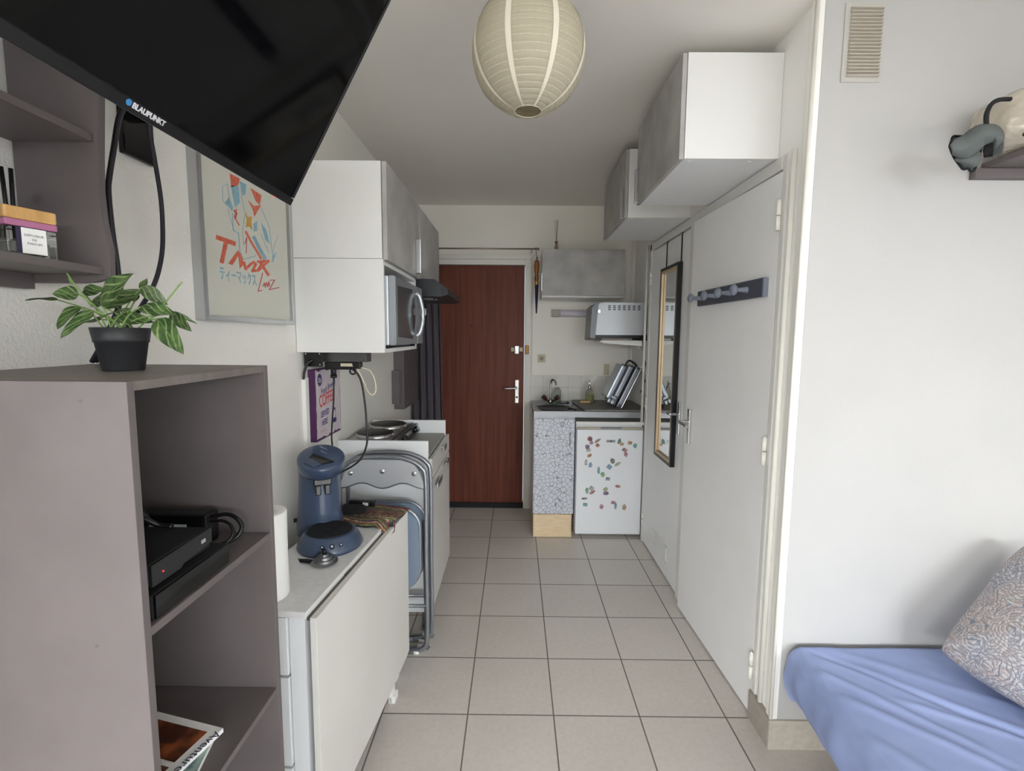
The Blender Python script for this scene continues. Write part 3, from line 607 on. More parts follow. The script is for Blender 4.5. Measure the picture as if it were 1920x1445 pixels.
bb = B(); bb.prism(pl, CX-.0002, CX+.0006, 'x'); bmesh.ops.triangulate(bb.bm, faces=[f for f in bb.bm.faces if len(f.verts) > 4], ngon_method='EAR_CLIP')
obj('sign_face', bb, mat('aged_white_face', (208, 202, 204), .6, var=(14, (196, 184, 190), 5)), cs)
def TF(y, z, rot=0): return frame((CX+.0006, y, z), (0, math.cos(rot), math.sin(rot)), (0, -math.sin(rot), math.cos(rot)))
PUR = mat('sign_purple_ink', (62, 52, 112), .6); RED = mat('sign_red_ink', (196, 62, 66), .6)
text('lettering', 'Fresh Brewed', .034, PUR, TF(CY0+.055, CZ1-.112, .20), cs, sx=.86, sy=1.15, shear=.35, offset=.0003)
text('lettering', 'COFFEE', .072, RED, TF(CY0+.036, CZ0+.138, .10), cs, sx=.66, offset=.001)
text('lettering', 'SERVED', .036, PUR, TF(CY0+.045, CZ0+.095, .06), cs, sx=.75, shear=.2, offset=.0006)
text('lettering', 'HERE', .036, PUR, TF(CY0+.055, CZ0+.058, .06), cs, sx=.75, shear=.2, offset=.0006)
text('lettering', 'classic', .022, mat('faded_ink', (200, 160, 165), .6), TF(CY0+.04, CZ0+.03, .06), cs)
obj('badge', B().prism([(CY0+.045+.024*math.cos(k*PI/10), CZ1-.045+.026*math.sin(k*PI/10)) for k in range(20)], CX, CX+.0009, 'x'), PUR, cs)
text('lettering', '25¢', .026, MC['aged_white_face'], frame((CX+.001, CY0+.027, CZ1-.054), (0, 1, 0), (0, 0, 1)), cs, sx=.9, offset=.0005)
cup = [(.0, 0), (.006, -.008), (.05, -.008), (.058, 0), (.050, .008), (.046, .05), (.010, .05), (.008, .008)]
obj('cup_drawing', B().prism([(CY0+.165+a_*1.0, CZ0+.06+b_*1.15) for a_, b_ in cup], CX, CX+.0008, 'x'), PUR, cs)
obj('cup_drawing_fill', B().prism([(CY0+.165+.014, CZ0+.072), (CY0+.165+.042, CZ0+.072), (CY0+.165+.04, CZ0+.107), (CY0+.165+.014, CZ0+.107)], CX, CX+.0011, 'x')
    .tube([(CX+.0009, CY0+.218+.008*math.cos(k*PI/6), CZ0+.09+.011*math.sin(k*PI/6)) for k in range(12)], .0012, 6, 0, True), MC['aged_white_face'], cs)

# ================================================================ KITCHEN UNIT, HOB
ku = thing('kitchen_base_unit', 'white kitchen base unit with raised side panels, carrying the hob', 'cabinet', (-.63, 2.57, 0))
KX0, KX1 = XL+.002, -.412
obj('side_panel', B().box(KX0, KX1, 2.27, 2.286, .10, .96, .001), LAM2, ku)
obj('side_panel', B().box(KX0, KX1, 2.845, 2.861, .10, .96, .001), LAM2, ku)
obj('worktop', B().box(KX0, KX1-.004, 2.286, 2.845, .868, .884, .001), mat('grey_worktop', (165, 165, 160), .5), ku)
obj('bottom_panel', B().box(KX0, KX1-.01, 2.286, 2.845, .10, .116, .001), LAM2, ku)
obj('back_panel', B().box(KX0, KX0+.005, 2.286, 2.845, .116, .868), LAM2, ku)
DRM = mat('door_laminate', (208, 206, 203), .3)
for (z0, z1, nm) in ((.775, .873, 'drawer_front'), (.12, .768, 'door')):
    dd = obj(nm, B().box(KX1+.002, KX1+.018, 2.275, 2.873, z0, z1, .001), DRM, ku)
    if nm == 'drawer_front':
        obj('handle', B().box(KX1+.018, KX1+.036, 2.555, 2.62, z1-.012, z1-.006, .001).box(KX1+.034, KX1+.038, 2.535, 2.64, z1-.03, z1-.004, .002), ALU, dd)
    else:
        obj('handle', B().box(KX1+.018, KX1+.036, 2.34, 2.36, z1-.05, z1-.044, .001).box(KX1+.034, KX1+.038, 2.32, 2.48, z1-.058, z1-.03, .002), ALU, dd)
        obj('handle', B().box(KX1+.018, KX1+.036, 2.74, 2.76, z1-.02, z1-.014, .001).box(KX1+.034, KX1+.038, 2.62, 2.78, z1-.03, z1-.006, .002), ALU, dd)
for y in (2.30, 2.82):
    for x in (KX0+.03, KX1-.03): obj('foot', B().cyl((x, y, .004), (x, y, .10), .014).cyl((x, y, 0), (x, y, .006), .019), ALU, ku)
hb = thing('electric_hob', 'two-plate electric hob with black knobs on the kitchen base unit', 'hob', (-.72, 2.585, .884))
Mh = Matrix.Translation((-.705, 2.585, .884))
obj('body', B().box(-.115, .135, -.255, .255, .012, .062, .012, Mh), STEEL, hb)
obj('rim', B().box(-.118, .100, -.26, .26, .056, .066, .004, Mh), mat('hob_rim', (160, 160, 162), .22, 1), hb)
for (x, y, rr) in ((-.012, -.125, .092), (-.012, .128, .098)):
    pl_ = obj('hot_plate', B().lathe([(0, .082), (rr*.25, .082), (rr*.3, .0805), (rr-.004, .081), (rr, .078), (rr, .066)], Mh @ Vector((x, y, 0)), 40), mat('cast_iron', (44, 42, 42), .45, .3), hb)
    obj('plate_ring', B().lathe([(rr+.0005, .066), (rr+.0005, .079), (rr+.004, .078), (rr+.006, .066)], Mh @ Vector((x, y, 0)), 40), CHROME, pl_)
ct = obj('control_panel', B().prism([(.098, .012), (.142, .012), (.142, .03), (.105, .064), (.098, .064)], -.25, .25, 'y', Mh, .002), mat('hob_panel', (40, 34, 36), .4), hb)
for y in (-.15, .11): obj('knob', B().cyl(Mh @ Vector((.128, y, .040)), Mh @ Vector((.158, y, .058)), .019, .015), BLKG, ct)
obj('foot', B().cyl(Mh @ Vector((-.1, -.22, 0)), Mh @ Vector((-.1, -.22, .013)), .012).cyl(Mh @ Vector((.11, -.22, 0)), Mh @ Vector((.11, -.22, .013)), .012).cyl(Mh @ Vector((-.1, .22, 0)), Mh @ Vector((-.1, .22, .013)), .012).cyl(Mh @ Vector((.11, .22, 0)), Mh @ Vector((.11, .22, .013)), .012), BLK, hb)
obj('print_stripe', B().box(.126, .127, -.06, .02, .0425, .0445, 0, Mh).box(.121, .122, -.06, .02, .048, .050, 0, Mh), mat('stripe', (190, 175, 150), .5), ct)
wp = thing('wall_board', 'taupe board with a thin strip beside it on the wall beyond the hob', 'wall panel', (XL+.03, 3.5, .93))
obj('board', B().box(XL, -.772, 3.36, 3.92, .945, 1.42, .002), TAUPE, wp)
obj('strip', B().box(XL, -.792, 3.30, 3.325, .99, 1.22, .002), TAUPE, wp)
b = B()
for y, z in ((3.50, 1.06), (3.50, .99), (3.82, 1.08), (3.82, 1.0)): b.cyl((-.772, y, z), (-.7695, y, z), .006, seg=10)
obj('screw', b, CHROME, wp)

# ================================================================ DROP-LEAF TABLE
dt = thing('drop_leaf_table', 'white drop-leaf table folded against the left wall, with drawers', 'table', (-.65, 1.56, 0))
th = math.radians(-4.7)
Mt2 = Matrix.Translation((-.543, 1.195, 0)) @ Matrix.Rotation(th, 4, 'Z')    # local: x<0 towards the wall, y along the leaf
TD = .245
obj('tabletop', B().box(-TD, 0, 0, .775, .722, .74, .001, Mt2), LAMT, dt)
obj('edge_band', B().box(.0002, .002, 0, .775, .722, .74, 0, Mt2), mat('edge_white', (236, 236, 232), .4), dt)
obj('frame', B().box(-.052, -.008, .012, .05, .0, .722, .001, Mt2).box(-.052, -.008, .72, .76, .0, .722, .001, Mt2).box(-TD+.008, -TD+.03, .012, .05, 0, .722, .001, Mt2)
    .box(-TD+.008, -TD+.03, .72, .76, 0, .722, .001, Mt2).box(-.03, -.008, .05, .72, .66, .722, .001, Mt2).box(-TD+.008, -TD+.02, .05, .72, .06, .722, 0, Mt2)
    .box(-.026, -.012, .05, .72, .05, .66, 0, Mt2), LAM2, dt)
for z0, z1 in ((.556, .718), (.292, .548), (.03, .284)):
    obj('drawer_front', B().box(-TD+.032, -.055, .004, .02, z0, z1, .001, Mt2), LAM2, dt)
obj('hinge_strip', B().box(.0025, .012, .004, .77, .716, .724, 0, Mt2).box(.003, .010, .23, .27, .724, .7265, 0, Mt2), mat('hinge_grey', (95, 92, 90), .5, .4), dt)
lp = [(-.003, .095), (.60, .095), (.745, .10), (.78, .108), (.785, .727), (-.003, .727)]
Ml = Mt2 @ Matrix.Translation((0, 0, 0))
obj('drop_leaf', B().prism(lp, .014, .032, 'x', Ml, .0012), LEAFM, dt)
obj('gate_leg', B().box(.0, .014, .60, .64, .0, .70, .001, Mt2).box(.0, .026, .60, .645, 0.0, .030, .002, Mt2).box(0, .014, .1, .64, .62, .66, .001, Mt2), PVC, dt)

# ------------------------------------------------ things on the table
cm = thing('coffee_machine', 'slate blue pod coffee machine standing on the drop-leaf table', 'coffee machine', (-.65, 1.62, .74))
BLUE = mat('slate_blue_plastic', (56, 71, 96), .3, coat=.35)
CB = Vector((-.632, 1.605, .74)); CT = Vector((-.712, 1.722, .74))
obj('base', B().lathe([(0, 0), (.104, 0), (.108, .006), (.106, .014), (.098, .032), (.086, .050), (.078, .056), (.074, .054), (0, .054)], CB, 44, 1, 1), BLUE, cm)
obj('drip_tray', B().lathe([(0, .0565), (.066, .0565), (.073, .0585), (.0745, .055)], CB, 40).box(CB.x-.012, CB.x-.002, CB.y-.003, CB.y, .797, .799).box(CB.x+.004, CB.x+.016, CB.y-.006, CB.y-.003, .797, .799), BLKM, cm)
b = B(); secs = [(0, .082, .074), (.02, .083, .075), (.08, .077, .071), (.16, .072, .068), (.215, .070, .066), (.24, .071, .068), (.26, .074, .07)]
b.lathe([(0, 0)]+[(1*s_[1], s_[0]) for s_ in secs]+[(0, .26)], CT+Vector((0, 0, .0)), 40, 1, .92)
obj('tower', b, BLUE, cm)
hd = Matrix.Translation(CT+Vector((.022, -.030, .268))) @ Matrix.Rotation(math.radians(22), 4, (1, .45, 0))
b = B().lathe([(0, -.022), (.074, -.022), (.0785, -.018), (.0798, .016), (.0785, .0215), (.074, .0255), (.066, .0275), (.03, .0300), (0, .0305)], (0, 0, 0), 44); b.bm.transform(hd)
head = obj('lid', b, BLUE, cm)
b = B().lathe([(.0745, -.0245), (.0755, -.022), (.0745, -.0215)], (0, 0, 0), 44); b.bm.transform(hd)
obj('seam', b, BLK, head)
Mk = hd @ Matrix.Rotation(math.radians(-25), 4, 'Z')
obj('lid_handle', B().prism([(-.030, -.020), (.030, -.020), (.050, .016), (.004, .010), (-.038, .004)], .0275, .0335, 'z', Mk @ Matrix.Translation((.012, -.016, 0)), .001), BLKG, head)
obj('lid_grip', B().prism([(-.022, -.044), (.026, -.044), (.030, -.006), (-.026, -.006)], .022, .0325, 'z', Mk @ Matrix.Translation((.012, -.026, 0)), .003), BLUE, head)
text('lettering', 'Senseo', .013, mat('pale_blue_ink', (150, 160, 178), .4), Mk @ Matrix.Translation((-.045, .034, .0292)), head, extrude=.0003)
text('lettering', 'PHILIPS', .009, MC['pale_blue_ink'], Mk @ Matrix.Translation((-.022, .016, .0300)), head, extrude=.0003)
sp_ = CT+Vector((.038, -.064, -.008))
obj('spout', B().box(-.030, .030, -.016, .02, .205, .252, .004, Matrix.Translation(sp_) @ Matrix.Rotation(.45, 4, 'Z')).box(-.024, -.006, -.020, .004, .172, .207, .003, Matrix.Translation(sp_) @ Matrix.Rotation(.45, 4, 'Z')).box(.006, .024, -.020, .004, .172, .207, .003, Matrix.Translation(sp_) @ Matrix.Rotation(.45, 4, 'Z')), BLKG, cm)
for i, (dx, rr) in enumerate(((-.034, .006), (.0, .0085), (.033, .006))):
    an = -PI/2+.42+dx*9; c = CB+Vector((math.cos(an)*.0965, math.sin(an)*.0965, .033)); nn = Vector((math.cos(an), math.sin(an), .9)).normalized()
    bt = obj('button', B().cyl(c-nn*.002, c+nn*.0025, rr), mat('button_dark', (28, 34, 48), .3), cm)
    obj('button_icon', B().cyl(c+nn*.0025, c+nn*.003, rr*.42), mat('icon_white', (200, 205, 210), .5), bt)
obj('power_inlet', B().cyl(CT+Vector((-.07, -.02, .05)), CT+Vector((-.086, -.028, .05)), .008), BLK, cm)

ph = thing('pod_holder', 'steel pod holder with black lever in front of the coffee machine', 'pod holder', (-.598, 1.466, .74))
PH = (-.598, 1.466, .7405)
obj('disc', B().lathe([(0, 0), (.030, 0), (.040, .006), (.041, .009), (.034, .012), (.031, .018), (.025, .019), (.022, .026), (.015, .027), (.012, .033), (0, .033)], PH, 36, smooth=False), STEEL, ph)
obj('knob', B().cyl((-.598, 1.466, .7735), (-.598, 1.466, .787), .007, .005), BLK, ph)
obj('lever', B().prism([(-.030, .006), (-.055, .016), (-.080, .018), (-.088, .023), (-.078, .006), (-.05, -.004), (-.028, -.008)], .004, .011, 'z', Matrix.Translation(PH) @ Matrix.Rotation(.1, 4, 'Z'), .001), BLK, ph)
pr = thing('paper_towel_roll', 'white paper towel roll standing at the near end of the table', 'paper roll', (-.682, 1.275, .74))
obj('paper', B().lathe([(.02, .001), (.056, .001), (.0575, .004), (.0565, .12), (.0575, .238), (.056, .24), (.022, .24), (.021, .236), (.021, .004), (.02, .001)], (-.682, 1.275, .74), 40), WHITEP, pr)
obj('core', B().lathe([(.0205, .002), (.0205, .239), (.0185, .239), (.0185, .002)], (-.682, 1.275, .74), 24), mat('cardboard', (170, 140, 105), .8), pr)

def clothmat():
    M = bpy.data.materials.new('woven_multicolour'); M.use_nodes = True; nt = M.node_tree; b = nt.nodes['Principled BSDF']; L = nt.links.new; N = nt.nodes.new
    tc = N('ShaderNodeTexCoord'); mp = N('ShaderNodeMapping'); mp.inputs['Scale'].default_value = (14, 44, 1); L(tc.outputs['UV'], mp.inputs[0])
    sx = N('ShaderNodeSeparateXYZ'); L(mp.outputs[0], sx.inputs[0])
    fl = N('ShaderNodeMath'); fl.operation = 'FLOOR'; L(sx.outputs[1], fl.inputs[0])
    wn = N('ShaderNodeTexWhiteNoise'); wn.noise_dimensions = '1D'; L(fl.outputs[0], wn.inputs['W'])
    vo = N('ShaderNodeTexVoronoi'); vo.inputs['Scale'].default_value = 1.6; L(mp.outputs[0], vo.inputs[0])
    md = N('ShaderNodeMath'); md.operation = 'MULTIPLY_ADD'; md.inputs[1].default_value = .35; sv = N('ShaderNodeSeparateColor'); L(vo.outputs['Color'], sv.inputs[0]); L(sv.outputs[0], md.inputs[0]); L(wn.outputs[0], md.inputs[2])
    r = N('ShaderNodeValToRGB'); r.color_ramp.interpolation = 'CONSTANT'; L(md.outputs[0], r.inputs[0]); e = r.color_ramp.elements
    cols = [(0, (44, 30, 40)), (.16, (112, 44, 50)), (.32, (132, 78, 70)), (.45, (84, 42, 72)), (.58, (128, 122, 70)), (.70, (76, 100, 58)), (.82, (72, 84, 100)), (.95, (110, 48, 64)), (1.0, (180, 158, 116))]
    e[0].color = lin(cols[0][1]); e[1].position = cols[-1][0]; e[1].color = lin(cols[-1][1])
    for p_, c_ in cols[1:-1]: q = e.new(p_); q.color = lin(c_)
    L(r.outputs[0], b.inputs['Base Color']); b.inputs['Roughness'].default_value = .9
    bp = N('ShaderNodeBump'); bp.inputs['Distance'].default_value = .002; L(vo.outputs[0], bp.inputs['Height']); L(bp.outputs[0], b.inputs['Normal'])
    return M
Mc = Matrix.Translation((-.578, 1.862, .741)) @ Matrix.Rotation(math.radians(-12), 4, 'Z')
def cl(u, v, h=0, k=1):
    x = (u-.5)*.262*k; y = (v-.5)*.20*k
    z = .014+h+.003*math.sin(u*9+v*3)+.002*math.sin(v*14)
    ed = min(u, 1-u, v, 1-v)
    if ed < .06 and h > 0: z -= .008*(1-ed/.06)
    ov = max(0, x-.085)
    if v < .3: z -= ov*1.1*(1 if h > 0 else .8)
    return Mc @ Vector((x, y+.006*math.sin(u*7), max(z, .001 if x < .06 else -.03)))
tc_ = thing('folded_cloth', 'folded multicoloured woven cloth on the far end of the table', 'cloth', (-.592, 1.862, .74))
obj('cloth_top_layer', B().grid(lambda u, v: cl(u, v, .006), 30, 24, .004), clothmat(), tc_)
obj('cloth_under_layer', B().grid(lambda u, v: cl(u, v, -.008, .94), 24, 20, .006), mat('dark_grey_cloth', (52, 48, 50), .95, bump=(200, .4, .002)), tc_)
b = B()
def pch(u, v):
    a_, e_ = u*2*PI, (v-.5)*PI
    def sg(x, n): return math.copysign(abs(x)**n, x)
    x = .05*sg(math.cos(a_), .45)*sg(math.cos(e_), .5); y = .032*sg(math.sin(a_), .45)*sg(math.cos(e_), .5); z = .015*sg(math.sin(e_), .7)+.002*math.sin(x*90)
    return Vector((-.628, 1.83, .785))+Matrix.Rotation(-.15, 3, 'Z') @ Vector((x, y, z))
b.grid(pch, 32, 12, closed_u=True)
tag(rebase(obj('pouch', b, mat('black_fabric', (20, 19, 22), .9, bump=(120, .5, .003))), (-.628, 1.83, .769)), 'small black fabric pouch lying on the folded cloth', 'pouch')
fl_ = thing('multi_tool', 'black and silver pocket device lying on the black pouch', 'gadget', (-.60, 1.868, .785))
Mf = Matrix.Translation((-.600, 1.868, .797)) @ Matrix.Rotation(-.12, 4, 'Z')
obj('body', B().box(-.055, .052, -.012, .014, -.012, .010, .004, Mf), BLK, fl_)
obj('silver_head', B().box(-.05, -.005, -.010, .012, .0102, .016, .003, Mf).cyl(Mf @ Vector((-.03, 0, .016)), Mf @ Vector((-.03, 0, .018)), .006), STEEL, fl_)
b = B()
for k in range(4): b.box(.005+.006*k, .008+.006*k, -.0135, -.012, -.006, .006, 0, Mf)
obj('grip_mark', b, PVC, fl_)

# ================================================================ FOLDING CHAIRS
def folding_chair(label, yc, xo=0, seat=True):
    t = thing('folding_chair', label, 'chair', (-.575+xo, yc, 0), 'folding chairs leaning by the kitchen unit')
    x0, x1 = -.775+xo, -.393+xo; zt = .926; r_ = .0105; c = .12
    P = [(x0+.09, yc, .0125), (x0+.02, yc, .03), (x0, yc, .10), (x0, yc, .45), (x0, yc, zt-c), (x0+.02, yc, zt-.045), (x0+c*.75, yc, zt-.008), (x0+c+.05, yc, zt), (x1-c-.05, yc, zt), (x1-c*.75, yc, zt-.008), (x1-.02, yc, zt-.045), (x1, yc, zt-c), (x1, yc, .45), (x1, yc, .10), (x1-.02, yc, .03), (x1-.09, yc, .0125)]
    fr_ = obj('frame', B().tube(P, r_, 12, 6).tube([(x0+.09, yc, .0125), (x1-.09, yc, .0125)], r_, 12), TUBE, t)
    y2 = yc+.034
    Q = [(x0+.03, y2, .0125), (x0+.01, y2, .05), (x0+.012, y2, .45), (x0+.014, y2, .62), (x1-.014, y2, .62), (x1-.012, y2, .45), (x1-.01, y2, .05), (x1-.03, y2, .0125)]
    obj('rear_leg_frame', B().tube([Q[3], Q[2], Q[1], Q[0], Q[7], Q[6], Q[5], Q[4]], .0095, 10, 5).tube([(x0+.012, y2, .215), (x1-.012, y2, .215)], .008, 10).tube([(x0, yc, .235), (x1, yc, .235)], .007, 10), TUBE, t)
    n = 14; top = []; bot = []
    for k in range(n+1):
        u = k/n; x = x0+.008+(x1-x0-.016)*u
        top.append((x, min(zt-.012, zt-.012-.10*max(0, (abs(u-.5)-.30)/.2)**2)))
        bot.append((x, .795-.012*math.cos(u*4*PI)*1.0+.004))
    bk_ = obj('backrest', B().prism(bot+top[::-1], yc-.006, yc+.004, 'y'), mat('backrest_metal', (192, 195, 200), .36, .4), t)
    obj('backrest_rim', B().tube([(x, yc-.001, z) for x, z in bot], .006, 8, 3), TUBE, bk_)
    for u in (.13, .5, .87): xx = x0+(x1-x0)*u; z = .862 if u == .5 else .853; obj('rivet', B().lathe([(0, .005), (.004, .004), (.0045, .002), (.009, .0015), (.011, 0)], (0, 0, 0), 16, M=Matrix.Translation((xx, yc-.006, z)) @ Matrix.Rotation(PI/2, 4, 'X')), CHROME, bk_)
    if seat:
        xs0, xs1 = x0+.02, x1-.024; pts = []
        zt_, zb = .70, .335
        for k in range(9): a_ = k/8*PI/2; pts.append((xs1-.085+.085*math.sin(a_), zt_-.085+.085*math.cos(a_)))
        for k in range(9): a_ = k/8*PI/2; pts.append((xs1-.07*(1-math.cos(a_)), zb+.11-.11*math.sin(a_)))
        for k in range(9): a_ = k/8*PI/2; pts.append((xs0+.07*(1-math.sin(a_)), zb+.11-.11*math.cos(a_)))
        for k in range(9): a_ = k/8*PI/2; pts.append((xs0+.085*(1-math.cos(a_)), zt_-.085+.085*math.sin(a_)))
        st_ = obj('seat', B().prism(pts, yc-.048, yc-.022, 'y', bev=.004), BLUEG, t)
        obj('seat_rim', B().tube([(a_, yc-.020, b_) for a_, b_ in pts], .008, 8, 0, True), TUBE, st_)
    for x in (x0+.05, x1-.05): obj('foot_cap', B().cyl((x-.012, yc, .0125), (x+.012, yc, .0125), .0125), PVC, t)
    for x in (x0+.04, x1-.04): obj('foot_cap', B().cyl((x-.012, y2, .0135), (x+.012, y2, .0135), .0125), PVC, t)
    return t
folding_chair('front folded metal chair with blue-grey seat, behind the drop-leaf table', 2.095)
folding_chair('rear folded metal chair, sandwiched between the front chair and the kitchen unit', 2.185, .006)

# ================================================================ BACK WALL AND KITCHENETTE
tag(rebase(obj('curtain_rod', B().cyl((-.83, 3.86, 2.137), (.165, 3.86, 2.137), .006).lathe([(0, -.012), (.010, -.006), (.010, .006), (0, .012)], (.172, 3.86, 2.137), 14).box(.12, .128, 3.86, YB, 2.13, 2.142), mat('rod_metal', (160, 150, 138), .35, .8)), (-.3, 3.86, 2.13)),
    'thin metal curtain rod above the entrance door', 'curtain rod')
def curt(u, v):
    z = 2.175-(2.175-.03)*v; k = v
    x = -.835+(.235+.035*k)*u; y = 3.86+(.028+.012*k)*math.sin(u*2*PI*4.5+.6)*(1 if v > .02 else .6)
    return Vector((x+.006*math.sin(u*2*PI*9), y-.0, z))
tag(rebase(obj('curtain', B().grid(curt, 110, 20, .002), mat('grey_curtain', (96, 90, 97), .9, bump=(300, .3, .001))), (-.72, 3.86, .03)), 'dark grey pleated curtain left of the brown entrance door', 'curtain')
um = thing('umbrella', 'closed umbrella with carved wooden handle and dark blue cover, hanging by the door', 'umbrella', (.16, 3.85, 1.645))
obj('handle', B().lathe([(0, 0), (.014, .004), (.017, .03), (.012, .055), (.019, .085), (.022, .12), (.019, .15), (.013, .165), (0, .17)], (.162, 3.85, 1.885), 20), mat('carved_wood', (168, 112, 58), .4, var=(30, (110, 62, 30), 5)), um)
obj('ferrule', B().lathe([(.013, 0), (.015, .004), (.013, .012), (.015, .02), (.013, .028)], (.163, 3.85, 1.86), 20), BRASS, um)
obj('cover', B().lathe([(0, 0), (.005, .002), (.010, .1), (.014, .2), (.014, .222), (0, .222)], (.164, 3.85, 1.64), 16), mat('navy_fabric', (34, 36, 78), .8), um)
obj('hanging_hook', B().tube([(.162, 3.85, 2.055), (.164, 3.85, 2.075), (.158, 3.85, 2.085), (.158, 3.858, 2.105), (.155, 3.868, 2.14), (.155, 3.86, 2.15), (.155, 3.85, 2.135)], .002, 6, 4).lathe([(0, -.008), (.008, 0), (0, .008)], (.163, 3.85, 2.067), 10), mat('rod_dark', (40, 36, 38), .5), um)
kc = thing('wall_cabinet', 'wide cabinet with concrete-look front above the sink', 'cabinet', (.52, 3.86, 1.755))
obj('carcass', B().box(.198, .812, 3.712, YB, 1.755, 2.106, .001), LAM, kc)
d = obj('door', B().box(.196, .812, 3.694, 3.710, 1.768, 2.108, .001), CONC, kc)
obj('handle', B().box(.190, .198, 3.684, 3.704, 1.80, 1.935, .002), ALU, d)
rd2 = thing('reed_diffuser', 'tiny clear bottle with thin reeds on top of the sink wall cabinet', 'reed diffuser', (.31, 3.8, 2.106))
obj('bottle', B().lathe([(0, .001), (.019, .001), (.020, .006), (.012, .045), (.008, .06), (.008, .066)], (.308, 3.80, 2.106), 20), mat('amber_glass', (190, 170, 150), .1, trans=.75), rd2)
obj('cap', B().cyl((.308, 3.8, 2.166), (.308, 3.8, 2.186), .011), mat('cap_brown', (110, 90, 80), .5), rd2)
b = B()
for dx, dy, h_ in ((-.016, .0, .255), (.012, .006, .262), (-.004, -.008, .26), (.006, 0, .25)): b.cyl((.308, 3.8, 2.17), (.308+dx, 3.8+dy, 2.106+h_-.02), .0014, seg=6)
obj('reed', b, mat('reed_tan', (150, 120, 90), .7), rd2)
so = thing('wall_socket', 'square cream wall socket between the door frame and the sink', 'socket', (.22, YB, 1.245))
obj('plate', B().box(.187, .252, YB-.010, YB, 1.247, 1.313, .004), CREAM, so)
obj('toggle', B().cyl((.219, YB-.010, 1.28), (.219, YB-.014, 1.28), .018).box(.214, .224, YB-.020, YB-.013, 1.268, 1.292, .002), mat('cream_dark', (150, 142, 125), .4), so)
tag(rebase(obj('outlet_box', B().box(.735, .775, YB-.03, YB-.001, 1.15, 1.24, .003), CREAM), (.755, YB-.01, 1.15)), 'pale electrical box on the wall behind the contact grill', 'outlet')

tag(rebase(obj('sink_counter', B().box(.135, .965, 3.42, YB-.008, .888, .902).box(.135, .965, 3.418, 3.43, .887, .931, .002)
   .box(.135, .165, 3.43, YB-.008, .902, .93).box(.45, .965, 3.43, YB-.008, .902, .93).box(.165, .45, 3.43, 3.455, .902, .93).box(.165, .45, 3.79, YB-.008, .902, .93), STEEL), (.55, 3.7, .887)), 'stainless steel counter over the sink cabinet and the fridge', 'counter')
sb = thing('sink_bowl', 'round stainless sink bowl beside the tap', 'sink', (.292, 3.62, .93))
b = B().lathe([(.020, -.022), (.06, -.022), (.105, -.018), (.125, -.006), (.133, .0012), (.150, .0018), (.152, .0)], (.298, 3.62, .9305), 44)
obj('bowl', b, mat('steel_dark', (78, 80, 82), .3, 1), sb)
obj('drain', B().lathe([(0, -.0235), (.02, -.0225), (.024, -.0215)], (.298, 3.62, .9315), 20).box(.285, .311, 3.617, 3.620, .909, .911), BLK, sb)
tp = thing('sink_tap', 'chrome swan-neck tap with two brown knobs', 'tap', (.295, 3.83, .93))
obj('spout', B().cyl((.285, 3.84, .93), (.285, 3.84, .965), .018, .013).tube([(.285, 3.84, .96), (.285, 3.84, 1.05), (.288, 3.838, 1.10), (.298, 3.82, 1.122), (.312, 3.80, 1.118), (.320, 3.785, 1.098), (.321, 3.78, 1.085)], .008, 12, 6), CHROME, tp)
for sx_ in (-1, 1):
    obj('knob', B().cyl((.285+sx_*.016, 3.84, .945), (.285+sx_*.040, 3.83, .968), .008).cyl((.285+sx_*.038, 3.83, .966), (.285+sx_*.062, 3.822, .990), .017, .019, 8), mat('brown_knob', (70, 34, 28), .4), tp)
wc = thing('dish_soap_bottle', 'low clear bottle with green liquid behind the tap', 'bottle', (.335, 3.93, .93))
obj('bottle', B().lathe([(0, 0), (.022, 0), (.025, .004), (.025, .09), (.018, .105), (.009, .112), (.009, .12), (0, .12)], (.352, 3.93, .9305), 24), mat('green_tint_glass', (215, 225, 205), .15, trans=.75), wc)
obj('liquid', B().lathe([(0, .003), (.022, .003), (.022, .05), (0, .05)], (.352, 3.93, .9305), 24), mat('green_soap', (120, 170, 50), .3), wc)
tag(rebase(obj('dish_brush', B().box(.34, .42, 3.80, 3.815, .931, .940, .003).box(.405, .43, 3.79, 3.83, .931, .952, .004), BLK), (.38, 3.81, .93)), 'small black brush lying behind the round sink', 'brush')
tag(rebase(obj('scouring_brush', B().lathe([(0, 0), (.018, .001), (.02, .008), (.012, .016), (0, .018)], (.405, 3.50, .931), 16).tube([(.405, 3.50, .938), (.44, 3.49, .937), (.47, 3.485, .936)], .005, 8, 3), BLK), (.43, 3.49, .931)), 'small black brush near the front edge of the counter, right of the sink', 'brush')
sd = thing('soap_bottle', 'glass pump bottle of yellow-green dish soap beside the grill', 'bottle', (.60, 3.86, .93))
SO = (.598, 3.86, .9305)
obj('bottle', B().lathe([(0, 0), (.030, 0), (.034, .004), (.034, .085), (.028, .102), (.014, .116), (.012, .128), (0, .128)], SO, 30), mat('pale_glass', (225, 228, 215), .1, trans=.85, ior=1.3), sd)
obj('soap', B().lathe([(0, .004), (.031, .004), (.031, .072), (0, .072)], SO, 30), mat('lime_soap', (176, 186, 30), .3, emit=None), sd)
obj('pump', B().lathe([(.015, .128), (.015, .142), (.006, .144), (.006, .162), (.0, .162)], SO, 16).cyl((SO[0], SO[1]+.004, SO[2]+.165), (SO[0]-.006, SO[1]-.03, SO[2]+.165), .005).cyl((SO[0], SO[1], SO[2]+.158), (SO[0], SO[1], SO[2]+.185), .006), CHROME, sd)
tag(rebase(obj('drain_board', B().prism([(.50, 3.435), (.963, 3.435), (.963, 3.99), (.475, 3.99), (.46, 3.80)], .9315, .942, 'z', bev=.002), mat('speckled_board', (112, 110, 106), .6, var=(80, (134, 131, 126), 6))), (.7, 3.7, .9315)),
    'dark speckled board covering the right half of the counter', 'board')
